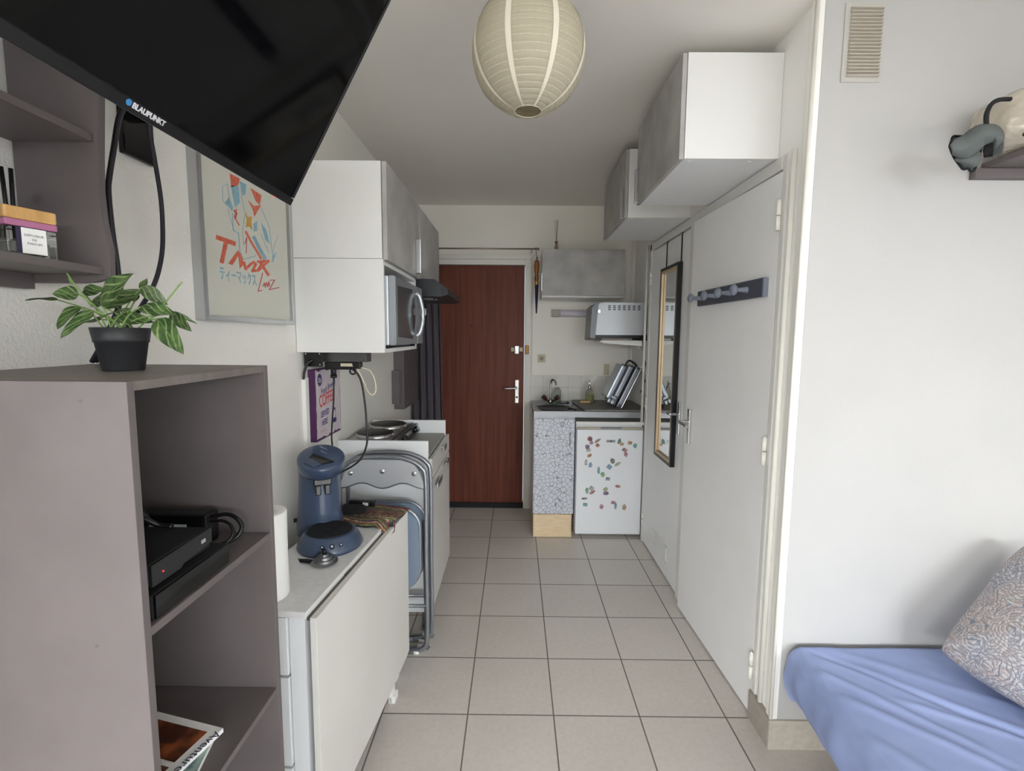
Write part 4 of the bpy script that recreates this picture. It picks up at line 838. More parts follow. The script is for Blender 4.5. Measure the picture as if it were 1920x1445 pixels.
tag(rebase(obj('wooden_scrubber', B().lathe([(0, 0), (.04, .001), (.046, .008), (.04, .016), (0, .018)], (0, 0, 0), 26, 1, .5, M=Matrix.Translation((.555, 3.79, .9425))), mat('loofah', (206, 178, 128), .7, bump=(80, .5, .003))), (.555, 3.79, .9425)), 'oval tan wooden scrubber in front of the soap bottle', 'scrubber')
# contact grill, folded open and standing on edge
cg = thing('contact_grill', 'dark steel contact grill propped upright against the right wall', 'grill', (.80, 3.66, .942))
gmt = mat('grill_grey', (92, 96, 102), .35, .5); gml = mat('grill_light', (150, 156, 164), .3, .6)
Mg3 = Matrix.Translation((.715, 3.63, .962)) @ Matrix.Rotation(math.radians(-65), 4, 'Y') @ Matrix.Diagonal((1.06, 1, 1.1, 1)) @ Matrix.Rotation(math.radians(0), 4, 'X')
# local x: along the tilted length (up-right), y: depth, z: away (towards lower right / upper left)
obj('lower_plate', B().box(.0, .315, -.10, .16, -.062, -.028, .006, Mg3), gmt, cg)
b = B().box(.05, .30, -.085, .145, -.0278, -.024, .003, Mg3)
obj('lower_tray', B().box(.03, .30, -.106, -.10, -.058, -.032, .002, Mg3), gml, cg)
obj('upper_plate', B().box(.01, .30, -.10, .16, -.02, .018, .008, Mg3), gmt, cg)
b = B()
obj('polished_face', B().box(.07, .295, -.1065, -.10, -.012, .012, .004, Mg3), gml, cg)
obj('lid_plate', B().box(.03, .285, -.075, .14, .018, .055, .010, Mg3), gml, cg)
obj('hinge_row', B().cyl(Mg3 @ Vector((0, -.105, -.022)), Mg3 @ Vector((.31, -.105, -.022)), .006, seg=8), BLKM, cg)
obj('control_knob', B().box(.008, .035, -.115, -.10, .0, .02, .003, Mg3).box(.008, .035, -.115, -.10, .026, .044, .003, Mg3).box(.045, .062, -.115, -.10, .0, .03, .003, Mg3), gml, cg)
obj('carry_handle', B().tube([Mg3 @ Vector(p_) for p_ in ((.28, -.07, .035), (.325, -.07, .03), (.33, -.07, .0), (.318, -.07, -.035), (.30, -.07, -.05))], .007, 8, 4), BLK, cg)
obj('drip_edge', B().box(-.005, .33, -.10, .16, -.068, -.063, .001, Mg3), CHROME, cg)
# shelf with toaster oven
hs = thing('wall_shelf', 'white bracketed shelf holding the steel oven, right of the sink', 'shelf', (.80, 3.6, 1.40))
obj('board', B().box(.605, .962, 3.47, 3.80, 1.424, 1.436, .002), LAM, hs)
for y in (3.50, 3.76): obj('bracket', B().prism([(.63, 1.424), (.963, 1.424), (.963, 1.37), (.948, 1.37), (.945, 1.395), (.63, 1.417)], y, y+.018, 'y'), PVC, hs)
obj('screw', B().cyl((.93, 3.498, 1.405), (.93, 3.50, 1.405), .004), CHROME, hs)
to = thing('table_oven', 'stainless steel table oven with vent slots, standing on the white shelf', 'oven', (.76, 3.63, 1.436))
obj('shell', B().prism([(.572, 1.475), (.94, 1.475), (.945, 1.69), (.935, 1.706), (.62, 1.706), (.590, 1.695)], 3.50, 3.76, 'y', bev=.005), mat('oven_steel', (186, 190, 194), .42, .55), to)
obj('front_face', B().prism([(.535, 1.455), (.572, 1.448), (.590, 1.695), (.62, 1.708), (.575, 1.698), (.545, 1.67)], 3.497, 3.765, 'y', bev=.002), mat('oven_front', (96, 98, 100), .35, .6), to)
ob = obj('base', B().box(.572, .945, 3.505, 3.755, 1.452, 1.476, .002).box(.572, .62, 3.50, 3.76, 1.437, 1.452, .001).box(.90, .945, 3.50, 3.76, 1.437, 1.452, .001).box(.535, .572, 3.50, 3.76, 1.437, 1.456, .001), BLK, to)
b = B()
for i in range(7):
    for j in range(3): b.box(.660+.035*i, .680+.035*i, 3.4985, 3.4998, 1.652+.013*j, 1.659+.013*j, .0015)
obj('vent_slot', b, mat('slot_dark', (60, 62, 64), .7), to)
for z in (1.63, 1.575, 1.52): obj('knob', B().cyl((.548, 3.52, z), (.538, 3.52, z-.0), .010, .009, 14), BLKG, to)
obj('door_handle', B().box(.585, .605, 3.488, 3.4998, 1.63, 1.655, .003), CHROME, to)
tag(rebase(obj('oven_lead', B().tube([(.905, 3.462, 1.455), (.905, 3.455, 1.40), (.915, 3.455, 1.33), (.935, 3.46, 1.25), (.94, 3.47, 1.18), (.93, 3.49, 1.12), (.91, 3.50, 1.06)], .004, 8, 6), BLK), (.91, 3.50, 1.06)), 'black lead hanging from the table oven behind the contact grill', 'cable')
tb = thing('clear_tube', 'clear plastic tube with lilac inside, mounted on the wall left of the table oven', 'tube', (.45, 3.985, 1.648))
obj('tube', B().cyl((.289, 3.988, 1.649), (.66, 3.988, 1.649), .031, seg=24), mat('tube_plastic', (225, 228, 232), .2, alpha=.18), tb)
obj('film_roll', B().cyl((.365, 3.988, 1.649), (.65, 3.988, 1.649), .024, seg=20), mat('lilac_film', (236, 232, 246), .5), tb)
obj('label_band', B().cyl((.297, 3.988, 1.649), (.355, 3.988, 1.649), .029, seg=24), mat('pale_band', (206, 202, 190), .5), tb)

# crackle cabinet, pine box, fridge
def crackle():
    M = bpy.data.materials.new('crackle_film'); M.use_nodes = True; nt = M.node_tree; b = nt.nodes['Principled BSDF']; L = nt.links.new; N = nt.nodes.new
    tc = N('ShaderNodeTexCoord'); vo = N('ShaderNodeTexVoronoi'); vo.feature = 'DISTANCE_TO_EDGE'; vo.inputs['Scale'].default_value = 34; vo.inputs['Randomness'].default_value = 1; L(tc.outputs['Object'], vo.inputs[0])
    r = N('ShaderNodeValToRGB'); e = r.color_ramp.elements; e[0].position = .028; e[0].color = lin((120, 124, 134)); e[1].position = .05; e[1].color = lin((206, 210, 218)); L(vo.outputs[0], r.inputs[0]); L(r.outputs[0], b.inputs['Base Color']); b.inputs['Roughness'].default_value = .4
    return M
sc_ = thing('sink_cabinet', 'narrow cabinet with white crackle-pattern door under the sink', 'cabinet', (.29, 3.7, .172))
obj('carcass', B().box(.138, .432, 3.438, 4.0, .172, .886, .001), LAM2, sc_)
d = obj('door', B().box(.142, .430, 3.420, 3.437, .178, .876, .001), crackle(), sc_)
obj('handle', B().tube([(.398, 3.42, .69), (.398, 3.405, .695), (.398, 3.405, .775), (.398, 3.42, .78)], .0035, 8), CHROME, d)
pb = thing('pine_box', 'pale pine box supporting the crackle-pattern cabinet', 'box', (.283, 3.7, 0))
obj('front_board', B().box(.142, .421, 3.424, 3.442, .002, .171, .001), WOODL, pb)
obj('side_board', B().box(.142, .160, 3.4425, 3.95, .002, .171, .001).box(.403, .421, 3.4425, 3.95, .002, .171, .001), WOODL, pb)
b = B()
for x in (.150, .412):
    for z in (.02, .06, .11, .155): b.cyl((x, 3.424, z), (x, 3.4232, z), .002, seg=6)
obj('nail', b, BLKM, pb)
fg = thing('refrigerator', 'small white under-counter refrigerator covered with magnets', 'refrigerator', (.69, 3.7, 0))
FM = mat('fridge_white', (234, 237, 241), .3)
obj('cabinet', B().box(.447, .926, 3.47, 3.97, .02, .83, .006), FM, fg)
obj('worktop', B().box(.441, .930, 3.435, 3.98, .832, .856, .005), mat('fridge_top', (226, 226, 222), .35), fg)
dr = obj('door', B().box(.448, .925, 3.428, 3.468, .022, .800, .009, seg=3), FM, fg)
obj('grip_recess', B().box(.45, .62, 3.432, 3.468, .803, .812, .001).box(.77, .923, 3.432, 3.468, .803, .812, .001), CREAM, dr)
obj('handle_gap', B().box(.62, .77, 3.436, 3.468, .801, .812, .001), mat('shadow_grey', (150, 150, 148), .6), dr)
obj('brand_badge', B().box(.660, .724, 3.4262, 3.4285, .708, .726, .002), mat('badge_silver', (150, 152, 156), .3, .7), dr)
obj('badge_emblem', B().box(.685, .70, 3.4255, 3.4263, .711, .723, .002), mat('badge_dark', (100, 100, 106), .4), dr)
obj('foot', B().cyl((.48, 3.5, 0), (.48, 3.5, .022), .014).cyl((.89, 3.5, 0), (.89, 3.5, .022), .014).cyl((.48, 3.92, 0), (.48, 3.92, .022), .014).cyl((.89, 3.92, 0), (.89, 3.92, .022), .014), BLK, fg)
MCOL = dict(r=((150, 70, 80), (80, 40, 50)), pk=((205, 150, 160), (150, 90, 110)), br=((120, 80, 70), (180, 140, 120)), rd=((150, 70, 60), (190, 130, 110)), pu=((150, 120, 160), (90, 70, 100)),
            gr=((150, 170, 140), (190, 180, 160)), gy=((150, 150, 160), (190, 195, 200)), bl=((90, 130, 165), (130, 160, 180)), te=((80, 140, 155), (120, 170, 175)), gn=((90, 150, 110), (150, 190, 130)),
            nv=((70, 75, 120), (150, 155, 180)), dk=((70, 70, 70), (130, 130, 130)), ol=((140, 150, 100), (180, 190, 150)), dg=((60, 105, 85), (90, 130, 100)), tn=((200, 170, 140), (170, 130, 100)))
MCOL['or'] = ((200, 150, 100), (160, 110, 70))
MAG = [(.542, .731, 'r', 0, 'dark red blob-shaped fridge magnet, topmost at the upper left'), (.552, .705, 'pk', 1, 'pink fridge magnet touching the dark red one at the upper left'), (.597, .719, 'br', 2, 'slanted brown oval fridge magnet at the upper left'),
 (.598, .682, 'rd', 3, 'rust red star-like fridge magnet right of the purple one'), (.526, .675, 'pu', 0, 'large purple fridge magnet at the left edge'), (.534, .649, 'gr', 4, 'pale green strip fridge magnet under the purple one'),
 (.539, .61, 'or', 3, 'orange-brown fridge magnet on the left, above the blue bird-like one'), (.517, .56, 'gy', 5, 'small grey fridge magnet on the far left at mid height'), (.549, .541, 'bl', 6, 'blue pointed fridge magnet left of centre'),
 (.61, .504, 'te', 7, 'long pale teal fridge magnet pointing down towards the green one'), (.64, .471, 'gn', 0, 'small green fridge magnet in the diagonal row'), (.679, .44, 'nv', 4, 'navy and white fridge magnet at the low end of the diagonal row'),
 (.709, .573, 'dk', 0, 'dark grey round fridge magnet above the blue square'), (.686, .528, 'bl', 8, 'blue square fridge magnet turned on its corner, at the centre'), (.745, .549, 'ol', 2, 'olive long slanted fridge magnet right of the blue square'),
 (.754, .716, 'dg', 6, 'dark green fridge magnet right of the maker badge'), (.77, .697, 'tn', 4, 'tan fridge magnet under the dark green one'), (.83, .706, 'or', 4, 'orange square fridge magnet at the upper right'),
 (.866, .686, 'te', 0, 'teal round fridge magnet, farthest right'), (.795, .654, 'br', 3, 'brown fridge magnet on the right under the tan one'), (.801, .625, 'pk', 6, 'pink fridge magnet under the brown one on the right'),
 (.561, .368, 'gy', 8, 'pale grey square fridge magnet turned on its corner, lower left'), (.53, .349, 'gn', 5, 'green fridge magnet left of the pale grey square'), (.568, .339, 'pk', 2, 'pink slanted fridge magnet under the pale grey square'),
 (.664, .362, 'ol', 3, 'olive fridge magnet above the lilac oval, lower centre'), (.667, .333, 'pu', 9, 'lilac oval fridge magnet at the lower centre'), (.753, .383, 'rd', 10, 'red fish-like fridge magnet at the lower right'),
 (.511, .292, 'dk', 10, 'thin dark fridge magnet near the lower left edge'), (.519, .247, 'te', 4, 'teal square fridge magnet, lowest on the left'), (.639, .233, 'pk', 0, 'big pink fridge magnet in the bottom row'),
 (.719, .265, 'pk', 4, 'pale pink fridge magnet above the blue one in the bottom row'), (.739, .24, 'bl', 7, 'blue and white long fridge magnet in the bottom row'), (.802, .228, 'tn', 6, 'tan pointed fridge magnet, rightmost in the bottom row')]
SH = {0: (.014, .016, 9, .25, 0), 1: (.014, .012, 8, .3, .4), 2: (.022, .009, 8, .2, .7), 3: (.017, .014, 8, .5, .2), 4: (.017, .013, 4, .12, .7), 5: (.010, .018, 7, .35, .2), 6: (.014, .020, 5, .4, -1.2), 7: (.008, .024, 6, .3, .3), 8: (.019, .018, 4, .08, .1), 9: (.017, .012, 12, .05, 0), 10: (.021, .008, 7, .45, .2)}
for i, (x, z, c, s_, lab) in enumerate(MAG):
    rr = random.Random(i*13+5); a_, b_, n, jit, rot = SH[s_]; a_ *= 1.22; b_ *= 1.22; pts = []
    for k in range(n):
        an = 2*PI*k/n+rot; q = 1+rr.uniform(-jit, jit*.6); px_, pz_ = a_*math.cos(an)*q, b_*math.sin(an)*q
        if s_ == 2: px_, pz_ = px_*math.cos(.6)-pz_*math.sin(.6), px_*math.sin(.6)+pz_*math.cos(.6)
        pts.append((x+px_, z+pz_))
    c1_, c2_ = MCOL[c]
    c1_, c2_ = [tuple(v*.72+165*.28 for v in q) for q in (c1_, c2_)]; M_ = mat('magnet_'+c, c1_, .4, var=(70, c2_, 3, .42, .58))
    tag(rebase(obj('fridge_magnet', B().prism(pts, 3.4235, 3.4278, 'y', bev=.0006), M_), (x, 3.4278, z)), lab, 'magnet', 'magnets on the refrigerator door')

# ================================================================ RIGHT SIDE: MIRROR, RACK, CABINETS
mi = thing('hanging_mirror', 'tall narrow mirror with black and gold frame hung over the far white door', 'mirror', (.90, 2.9, .717))
MX0, MX1, y0, y1, z0, z1 = .895, .921, 2.735, 3.062, .717, 1.878
obj('frame', B().box(MX0, MX1, y0, y0+.018, z0, z1, .001).box(MX0, MX1, y1-.018, y1, z0, z1, .001).box(MX0, MX1, y0+.018, y1-.018, z0, z0+.018, .001).box(MX0, MX1, y0+.018, y1-.018, z1-.018, z1, .001), BLK, mi)
obj('gold_liner', B().box(MX0+.001, MX0+.014, y0+.018, y0+.032, z0+.018, z1-.018, .001).box(MX0+.001, MX0+.014, y1-.032, y1-.018, z0+.018, z1-.018, .001).box(MX0+.001, MX0+.014, y0+.032, y1-.032, z0+.018, z0+.032, .001).box(MX0+.001, MX0+.014, y0+.032, y1-.032, z1-.032, z1-.018, .001), mat('pale_gold', (196, 172, 138), .4, .3), mi)
obj('mirror_glass', B().box(MX0+.015, MX0+.017, y0+.018, y1-.018, z0+.018, z1-.018), mat('mirror_silver', (238, 240, 240), .02, 1), mi)
for y in (y0+.03, y1-.03): obj('door_hook', B().box(XR-.0105, XR-.0065, y-.006, y+.006, z1-.02, 2.032).box(XR-.0105, XR+.015, y-.006, y+.006, 2.0365, 2.040), BLK, mi)
hr = thing('coat_rack', 'dark grey wall rack with four round knobs on the near white door', 'coat rack', tuple(Md @ Vector((-.02, .35, 1.612))))
RK = mat('rack_grey', (74, 78, 90), .4); RKL = mat('rack_light', (120, 126, 140), .35)
obj('board', B().box(-.022, -.005, .055, .632, 1.612, 1.682, .002, Md), RK, hr)
obj('end_block', B().box(-.0225, -.0045, .045, .0552, 1.612, 1.682, .001, Md), RKL, hr)
for y in (.165, .30, .435, .585):
    kb = obj('knob', B().lathe([(0, .066), (.012, .064), (.020, .057), (.0215, .050), (.017, .044), (.008, .041), (0, .041)], (0, 0, 0), 24, M=Md @ Matrix.Translation((-.022, y, 1.647)) @ Matrix.Rotation(-PI/2, 4, 'Y')), RKL, hr)
    obj('knob_stem', B().lathe([(.013, 0), (.011, .01), (.008, .03), (.008, .042)], (0, 0, 0), 16, M=Md @ Matrix.Translation((-.022, y, 1.647)) @ Matrix.Rotation(-PI/2, 4, 'Y')), RKL, kb)
def right_cab(label, y0, y1, z0, z1, hy0, hy1, hz1):
    t = thing('wall_cabinet', label, 'cabinet', (.77, (y0+y1)/2, z0)); p = .016; x0, x1 = .595, XR-.001
    obj('carcass', B().box(x0, x1, y0, y0+p, z0, z1, .0008).box(x0, x1, y1-p, y1, z0, z1, .0008).box(x0, x1, y0+p, y1-p, z1-p, z1, .0008).box(x1-p, x1, y0+p, y1-p, z0+p, z1-p), LAM, t)
    bp_ = obj('bottom_panel', B().box(x0, x1, y0+p, y1-p, z0, z0+p, .0008), LAM2, t)
    b = B()
    for x in (x0+.03, x1-.09):
        for y in (y0+.03, y1-.03): b.cyl((x, y, z0), (x, y, z0-.002), .007, seg=12)
    obj('screw_cap', b, PVC, bp_)
    d = obj('door', B().box(x0-.018, x0-.002, y0+.002, y1-.002, z0-.002, z1-.002, .001), CONC, t)
    obj('handle', B().box(x0-.034, x0-.018, hy0, hy1, z0, hz1, .002), ALU, d)
    return t
right_cab('near upper right cabinet with white end and concrete-look door, above the coat rack', 1.80, 2.42, 2.094, 2.449, 2.380, 2.398, 2.25)
right_cab('far upper right cabinet with concrete-look door, next to the back wall', 2.67, 3.29, 2.096, 2.447, 2.69, 2.708, 2.25)

# ventilation louvre
vg = thing('air_vent', 'cream louvred air vent high on the right-hand wall', 'vent', (1.07, YR, 2.26))
VM = mat('vent_cream', (182, 175, 162), .5)
obj('backing_plate', B().box(1.005, 1.125, YR-.004, YR, 2.255, 2.485, .001), mat('vent_plate', (186, 184, 177), .5), vg)
b = B()
for k in range(20): b.prism([(0, 0), (-.009, -.002), (-.009, -.0045), (0, -.007)], 1.020, 1.118, 'x', Matrix.Translation((0, YR-.004, 2.275+.0103*k)))
obj('louvre', b, VM, vg)
# high shelf with bag and cloth
rs = thing('wall_shelf', 'taupe high shelf at the right edge of the picture, holding a bag', 'shelf', (1.8, 1.3, 1.97))
obj('board', B().prism([(1.465, 1.60), (XFR-.002, 1.60), (XFR-.002, .95), (1.465, .95)], 1.995, 2.012, 'z'), TAUPE, rs)
obj('cleat', B().box(1.433, XFR-.002, 1.582, 1.604, 1.964, 1.994, .001), TAUPE, rs)
def aty(px, py, y): d = (px-960)/FPX*RT+(722.5-py)/FPX*UP+FW; t = y/d.y; return Vector((d.x*t, y, CAM_H+d.z*t))
def cc(a, b, y): return aty(1760+a/8.025, 170+b/8.025, y)
pbg = thing('storage_bag', 'clear plastic storage bag with black piping on the high right shelf', 'bag', (1.60, 1.42, 2.012))
def bag(u, v):
    a_, e_ = u*2*PI, (v-.5)*PI
    def sg(x, n): return math.copysign(abs(x)**n, x)
    x = .22*sg(math.cos(a_), .4)*sg(math.cos(e_), .35); y = .085*sg(math.sin(a_), .4)*sg(math.cos(e_), .35); z = .080*sg(math.sin(e_), .5)
    return Vector((1.592+x+.10*z, 1.505+y, 2.096+z+.003*math.sin(x*40)*math.cos(y*30)))
obj('clear_film', B().grid(bag, 48, 16, closed_u=True), mat('bag_film', (206, 196, 178), .10, alpha=.6, coat=.8, bump=(14, .9, .03)), pbg)
obj('piping', B().tube([(1.300, 1.415, 2.03), (1.296, 1.415, 2.06), (1.295, 1.415, 2.082), (1.305, 1.415, 2.106), (1.325, 1.415, 2.118), (1.36, 1.42, 2.122)], .006, 8, 5), BLKM, pbg)
obj('piping', B().tube([(1.40, 1.412, 2.026), (1.44, 1.41, 2.036), (1.50, 1.41, 2.044), (1.60, 1.41, 2.046)], .005, 8, 5), BLKM, pbg)
gc = thing('draped_cloth', 'grey cloth with black edging draped over the end of the high right shelf', 'cloth', (1.33, 1.40, 1.96))
GC = mat('slate_cloth', (92, 98, 96), .9, bump=(60, .3, .003)); ED = mat('black_edging', (22, 20, 26), .9)
def loft(A, C, ya, yc, bul):
    def pk(P, u):
        k = u*(len(P)-1); i = min(int(k), len(P)-2); f = k-i; return (P[i][0]*(1-f)+P[i+1][0]*f, P[i][1]*(1-f)+P[i+1][1]*f)
    def fn(u, v):
        a_, c_ = pk(A, u), pk(C, u); q = (a_[0]*(1-v)+c_[0]*v, a_[1]*(1-v)+c_[1]*v)
        return cc(q[0], q[1], ya*(1-v)+yc*v-bul*math.sin(PI*v)*math.sin(PI*min(1, u+.15))+.008*math.sin(u*9))
    return fn
outer = [(165, 830), (240, 740), (370, 680), (470, 600), (560, 545), (640, 524), (740, 520), (830, 524), (900, 560), (950, 620), (985, 720), (990, 830), (960, 960)]
inner = [(215, 950), (330, 1000), (440, 1010), (530, 945), (600, 890), (670, 810), (760, 770), (850, 742), (858, 790), (850, 850), (842, 900), (835, 940), (825, 985)]
obj('fold', B().grid(loft(outer, inner, 1.40, 1.42, .03), 48, 12, .004), GC, gc)
fl_l = [(165, 835), (205, 940), (250, 1030), (310, 1110), (370, 1180)]; fl_r = [(640, 850), (630, 930), (610, 1040), (570, 1140), (505, 1210)]
obj('hanging_flap', B().grid(loft(fl_l, fl_r, 1.45, 1.44, .012), 20, 14, .004), GC, gc)
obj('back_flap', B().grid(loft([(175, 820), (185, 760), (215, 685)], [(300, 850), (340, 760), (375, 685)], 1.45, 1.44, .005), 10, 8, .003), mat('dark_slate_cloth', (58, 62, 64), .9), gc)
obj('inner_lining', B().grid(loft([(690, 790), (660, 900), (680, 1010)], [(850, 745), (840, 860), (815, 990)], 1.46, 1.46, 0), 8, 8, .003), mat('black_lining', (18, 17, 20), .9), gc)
obj('edging', B().tube([cc(a_, b_, 1.442) for a_, b_ in ((165, 830), (205, 940), (250, 1030), (310, 1110), (370, 1182), (440, 1172), (500, 1215), (560, 1150), (600, 1060), (620, 950), (640, 870), (690, 790))], .0032, 8, 4), ED, gc)
obj('edging', B().tube([cc(a_, b_, 1.442) for a_, b_ in ((165, 830), (190, 750), (218, 685), (300, 683), (375, 685))], .0028, 8, 4), ED, gc)

# paper lantern
pl2 = thing('paper_lantern', 'round ribbed white paper lantern hanging from the ceiling', 'ceiling lamp', (.029, 1.38, 2.214-.145))
LC = Vector((.029, 1.38, 2.212)); LR = .150
def lantmat():
    M = bpy.data.materials.new('rice_paper'); M.use_nodes = True; nt = M.node_tree; b = nt.nodes['Principled BSDF']; L = nt.links.new; N = nt.nodes.new
    b.inputs['Base Color'].default_value = lin((196, 189, 166)); b.inputs['Roughness'].default_value = .7
    tr = N('ShaderNodeBsdfTranslucent'); tr.inputs[0].default_value = lin((190, 182, 158)); mx = N('ShaderNodeMixShader'); mx.inputs[0].default_value = .3
    L(b.outputs[0], mx.inputs[1]); L(tr.outputs[0], mx.inputs[2]); L(mx.outputs[0], nt.nodes['Material Output'].inputs[0]); return M
def lant(u, v):
    e0 = math.asin(.036/LR); th_ = PI-e0-(PI-2*e0)*v; a_ = u*2*PI; rib = .0012*abs(math.sin(v*PI*24))
    rr = LR+rib; return LC+Vector((rr*math.sin(th_)*math.cos(a_), rr*math.sin(th_)*math.sin(a_), rr*math.cos(th_)))
RP = lantmat()
sh = obj('shade', B().grid(lant, 64, 144, closed_u=True), RP, pl2)
b = B()
for k in range(1, 24):
    e0 = math.asin(.036/LR); th_ = PI-e0-(PI-2*e0)*k/24; rr = (LR-.0005)*math.sin(th_); z = LC.z+(LR-.0005)*math.cos(th_)
    b.tube([(LC.x+rr*math.cos(2*PI*j/48), LC.y+rr*math.sin(2*PI*j/48), z) for j in range(48)], .0009, 6, 0, True)
obj('rib', b, mat('rib_white', (214, 207, 186), .6), sh)
def band(a0):
    def f(u, v):
        e0 = math.asin(.036/LR); th_ = PI-e0-(PI-2*e0)*v; a_ = a0+(u-.5)*.10; rr = LR+.0022
        return LC+Vector((rr*math.sin(th_)*math.cos(a_), rr*math.sin(th_)*math.sin(a_), rr*math.cos(th_)))
    return f
b = B()
for k in range(8): b.grid(band(-PI/2-.36+k*PI/4), 3, 40)
obj('paper_seam', b, mat('seam_paper', (218, 212, 194), .7), sh)
for sgn in (1, -1):
    zr = LC.z+sgn*LR*math.cos(math.asin(.036/LR)); obj('end_ring', B().tube([(LC.x+.036*math.cos(2*PI*j/40), LC.y+.036*math.sin(2*PI*j/40), zr) for j in range(40)], .0014, 8, 0, True), MC['rib_white'], sh)
zb = LC.z-LR*.97
obj('wire_frame', B().tube([(LC.x+.02, LC.y+.028, zb+.03), (LC.x-.002, LC.y-.036, zb)], .0009, 6).tube([(LC.x, LC.y+.036, LC.z+LR*.97), (LC.x, LC.y, LC.z+LR*.9), (LC.x, LC.y-.036, LC.z+LR*.97)], .001, 6), mat('wire', (90, 80, 70), .5, .5), pl2)
obj('cord', B().cyl((LC.x, LC.y, LC.z+.05), (LC.x, LC.y, ZC), .003, seg=8).cyl((LC.x, LC.y, LC.z+.03), (LC.x, LC.y, LC.z+.09), .02), PVC, pl2)
obj('bulb', B().lathe([(0, -.06), (.02, -.055), (.03, -.035), (.028, -.01), (.013, .02), (.013, .035)], LC+Vector((0, 0, .0)), 20), mat('bulb_glass', (235, 235, 230), .3), pl2)

# ================================================================ BED AND PILLOW
bd = thing('daybed', 'low bed with a creased light blue fitted sheet, bottom right', 'bed', (1.6, .6, 0))
SHT = mat('blue_sheet', (151, 166, 209), .85, var=(5, (142, 157, 200), 4), bump=(220, .15, .001))
BX0_, BX1_, BY0_, BY1_, MT = .925, 2.0, -.4, 1.592, .408
def xl(y): return .955-.04*max(0, (1.59-y))/.4*1.0 if y > 1.1 else .906-.02*(1.1-y)
def topz(x, y):
    z = MT
    dx = x-xl(y)
    # long diagonal creases running from the far left corner towards the camera
    for (ox, oy, ang_, w_, h_, ln) in ((1.03, 1.53, -44, .013, -.009, .55), (1.05, 1.50, -40, .020, .006, .5), (.98, 1.45, -50, .015, .006, .4), (1.10, 1.55, -35, .02, .004, .6), (1.0, 1.32, -46, .016, .006, .35), (1.15, 1.32, -30, .014, .005, .4), (.95, 1.20, -60, .02, .005, .3)):
        a_ = math.radians(ang_); px_ = (x-ox)*math.cos(a_)+(y-oy)*math.sin(a_); py_ = -(x-ox)*math.sin(a_)+(y-oy)*math.cos(a_)
        if -.05 < px_ < ln+.05:
            f = max(0, min(1, (px_+.05)/.08, (ln+.05-px_)/.12)); z += h_*f*math.exp(-(py_/w_)**2)
    z += .004*noise.noise(Vector((x*6, y*6, 0)))+.002*noise.noise(Vector((x*18, y*14, 3)))
    return z
def shell(u, v):
    # u across: 0..1 from lower left side, over the top, to the right
    y = BY0_+(BY1_-BY0_)*v; s_ = u*1.45; X0 = xl(y); R_ = .045; H = .20
    wr = .006*noise.noise(Vector((y*9, s_*8, 5)))+.004*noise.noise(Vector((y*22, s_*5, 1)))
    if s_ < H-R_: x, z = X0+.03*(1-s_/(H-R_))**2+wr-.012*math.sin(PI*s_/(H-R_)), MT-H+s_
    elif s_ < H-R_+R_*PI/2:
        a_ = (s_-(H-R_))/R_; x, z = X0+R_*(1-math.cos(a_))+wr*(1-a_/1.6), MT-R_+R_*math.sin(a_)
        z += (topz(X0+R_, y)-MT)*(a_/(PI/2))
    else:
        x = X0+R_+(s_-(H-R_+R_*PI/2)); z = topz(x, y)
    e = (BY1_-y)
    if e < .03: z -= .02*(1-e/.03)**2
    return Vector((x, y-(0.0), z))
obj('fitted_sheet', B().grid(shell, 260, 330), SHT, bd)
obj('mattress', B().box(.99, 2.1, BY0_, BY1_-.005, .255, MT-.022, .02), mat('mattress_white', (200, 200, 205), .8), bd)
obj('bed_base', B().box(1.10, 2.1, BY0_+.02, BY1_-.01, .12, .25, .004), mat('base_dark', (70, 66, 64), .7), bd)
for x in (1.16, 2.0):
    for y in (BY0_+.08, 1.50): obj('leg', B().cyl((x, y, 0), (x, y, .12), .02), mat('leg_dark', (50, 46, 44), .6), bd)
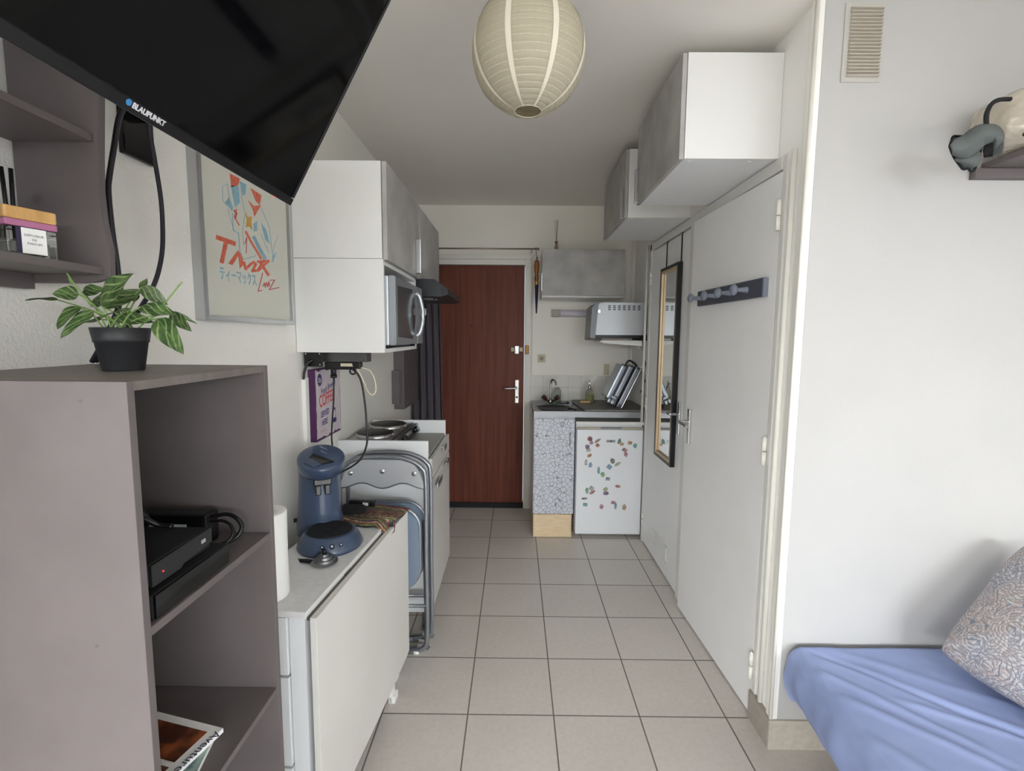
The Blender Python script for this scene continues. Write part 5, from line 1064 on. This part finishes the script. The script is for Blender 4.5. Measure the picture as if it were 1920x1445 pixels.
def pillowmat():
    M = bpy.data.materials.new('paisley_fabric'); M.use_nodes = True; nt = M.node_tree; b = nt.nodes['Principled BSDF']; L = nt.links.new; N = nt.nodes.new
    tc = N('ShaderNodeTexCoord')
    nz = N('ShaderNodeTexNoise'); nz.inputs['Scale'].default_value = 9; nz.inputs['Detail'].default_value = 2; L(tc.outputs['Object'], nz.inputs[0])
    base = N('ShaderNodeValToRGB'); e = base.color_ramp.elements; e[0].position = .42; e[0].color = lin((176, 156, 148)); e[1].position = .6; e[1].color = lin((146, 144, 152)); L(nz.outputs[0], base.inputs[0])
    def layer(scale, feat, lo, hi, col, prev, dist=.0, wave=None):
        nd = N('ShaderNodeTexNoise'); nd.inputs['Scale'].default_value = scale*1.2; L(tc.outputs['Object'], nd.inputs[0])
        mx0 = N('ShaderNodeMix'); mx0.data_type = 'VECTOR'; mx0.inputs[0].default_value = dist; L(tc.outputs['Object'], mx0.inputs[4]); L(nd.outputs['Color'], mx0.inputs[5])
        vo = N('ShaderNodeTexVoronoi'); vo.feature = feat; vo.inputs['Scale'].default_value = scale; L(mx0.outputs[1], vo.inputs[0])
        out = vo.outputs['Distance']
        if wave:
            m_ = N('ShaderNodeMath'); m_.operation = 'MULTIPLY'; m_.inputs[1].default_value = wave; L(out, m_.inputs[0]); s2 = N('ShaderNodeMath'); s2.operation = 'SINE'; L(m_.outputs[0], s2.inputs[0]); out = s2.outputs[0]
        r = N('ShaderNodeValToRGB'); ee = r.color_ramp.elements; ee[0].position = lo; ee[0].color = (0, 0, 0, 1); ee[1].position = hi; ee[1].color = (1, 1, 1, 1); L(out, r.inputs[0])
        mx = N('ShaderNodeMix'); mx.data_type = 'RGBA'; L(r.outputs[0], mx.inputs[0]); L(prev, mx.inputs[6]); mx.inputs[7].default_value = lin(col); return mx.outputs[2]
    c = base.outputs[0]
    c = layer(16, 'F1', .45, .75, (206, 202, 200), c, .06, 34)
    c = layer(46, 'F1', .62, .8, (190, 190, 194), c, .03, 26)
    c = layer(30, 'DISTANCE_TO_EDGE', .985, .999, (110, 118, 132), c, .05, 60)
    c = layer(11, 'F1', .70, .9, (126, 134, 148), c, .07, 60)
    L(c, b.inputs['Base Color']); b.inputs['Roughness'].default_value = .9; return M
def pil(u, v):
    a_, e_ = u*2*PI, (v-.5)*PI
    def sg(x, n): return math.copysign(abs(x)**n, x)
    c_, s_ = math.cos(a_), math.sin(a_); k = 1/max(abs(c_), abs(s_))**.60; k *= 1+.04*math.cos(4*a_+PI)
    ce = math.cos(e_)**.85 if math.cos(e_) > 0 else 0
    x = .27*c_*k*ce; y = .245*s_*k*ce; z = .125*sg(math.sin(e_), .9)*(1-.35*(max(abs(x)/.28, abs(y)/.27))**3)
    z += .008*noise.noise(Vector((x*7, y*7, 2)))+.004*math.sin(x*30+y*12)*math.cos(e_)
    return Vector((x, y, z))
b = B().grid(pil, 96, 40, closed_u=True)
C0 = Vector((1.345, 1.53, .465)); E1 = Vector((.32, -.04, .30)); E2 = Vector((.17, -.50, .0))     # bottom corner by the wall, rising edge, bottom edge
ex = E2.normalized(); ez = E2.cross(E1).normalized(); ez = -ez if ez.x > 0 else ez; ey = ez.cross(ex)
Mp = Matrix.Identity(4)
for i_ in range(3): Mp[i_][0], Mp[i_][1], Mp[i_][2], Mp[i_][3] = ex[i_], ey[i_], ez[i_], (C0+E1/2+E2/2)[i_]
Mp = Mp @ Matrix.Rotation(math.radians(-4), 4, 'Z')
b.bm.transform(Mp)
tag(rebase(obj('pillow', b, pillowmat(), smooth=True), (1.58, 1.27, .41)), 'large pillow in grey-beige printed fabric on the blue bed', 'pillow')
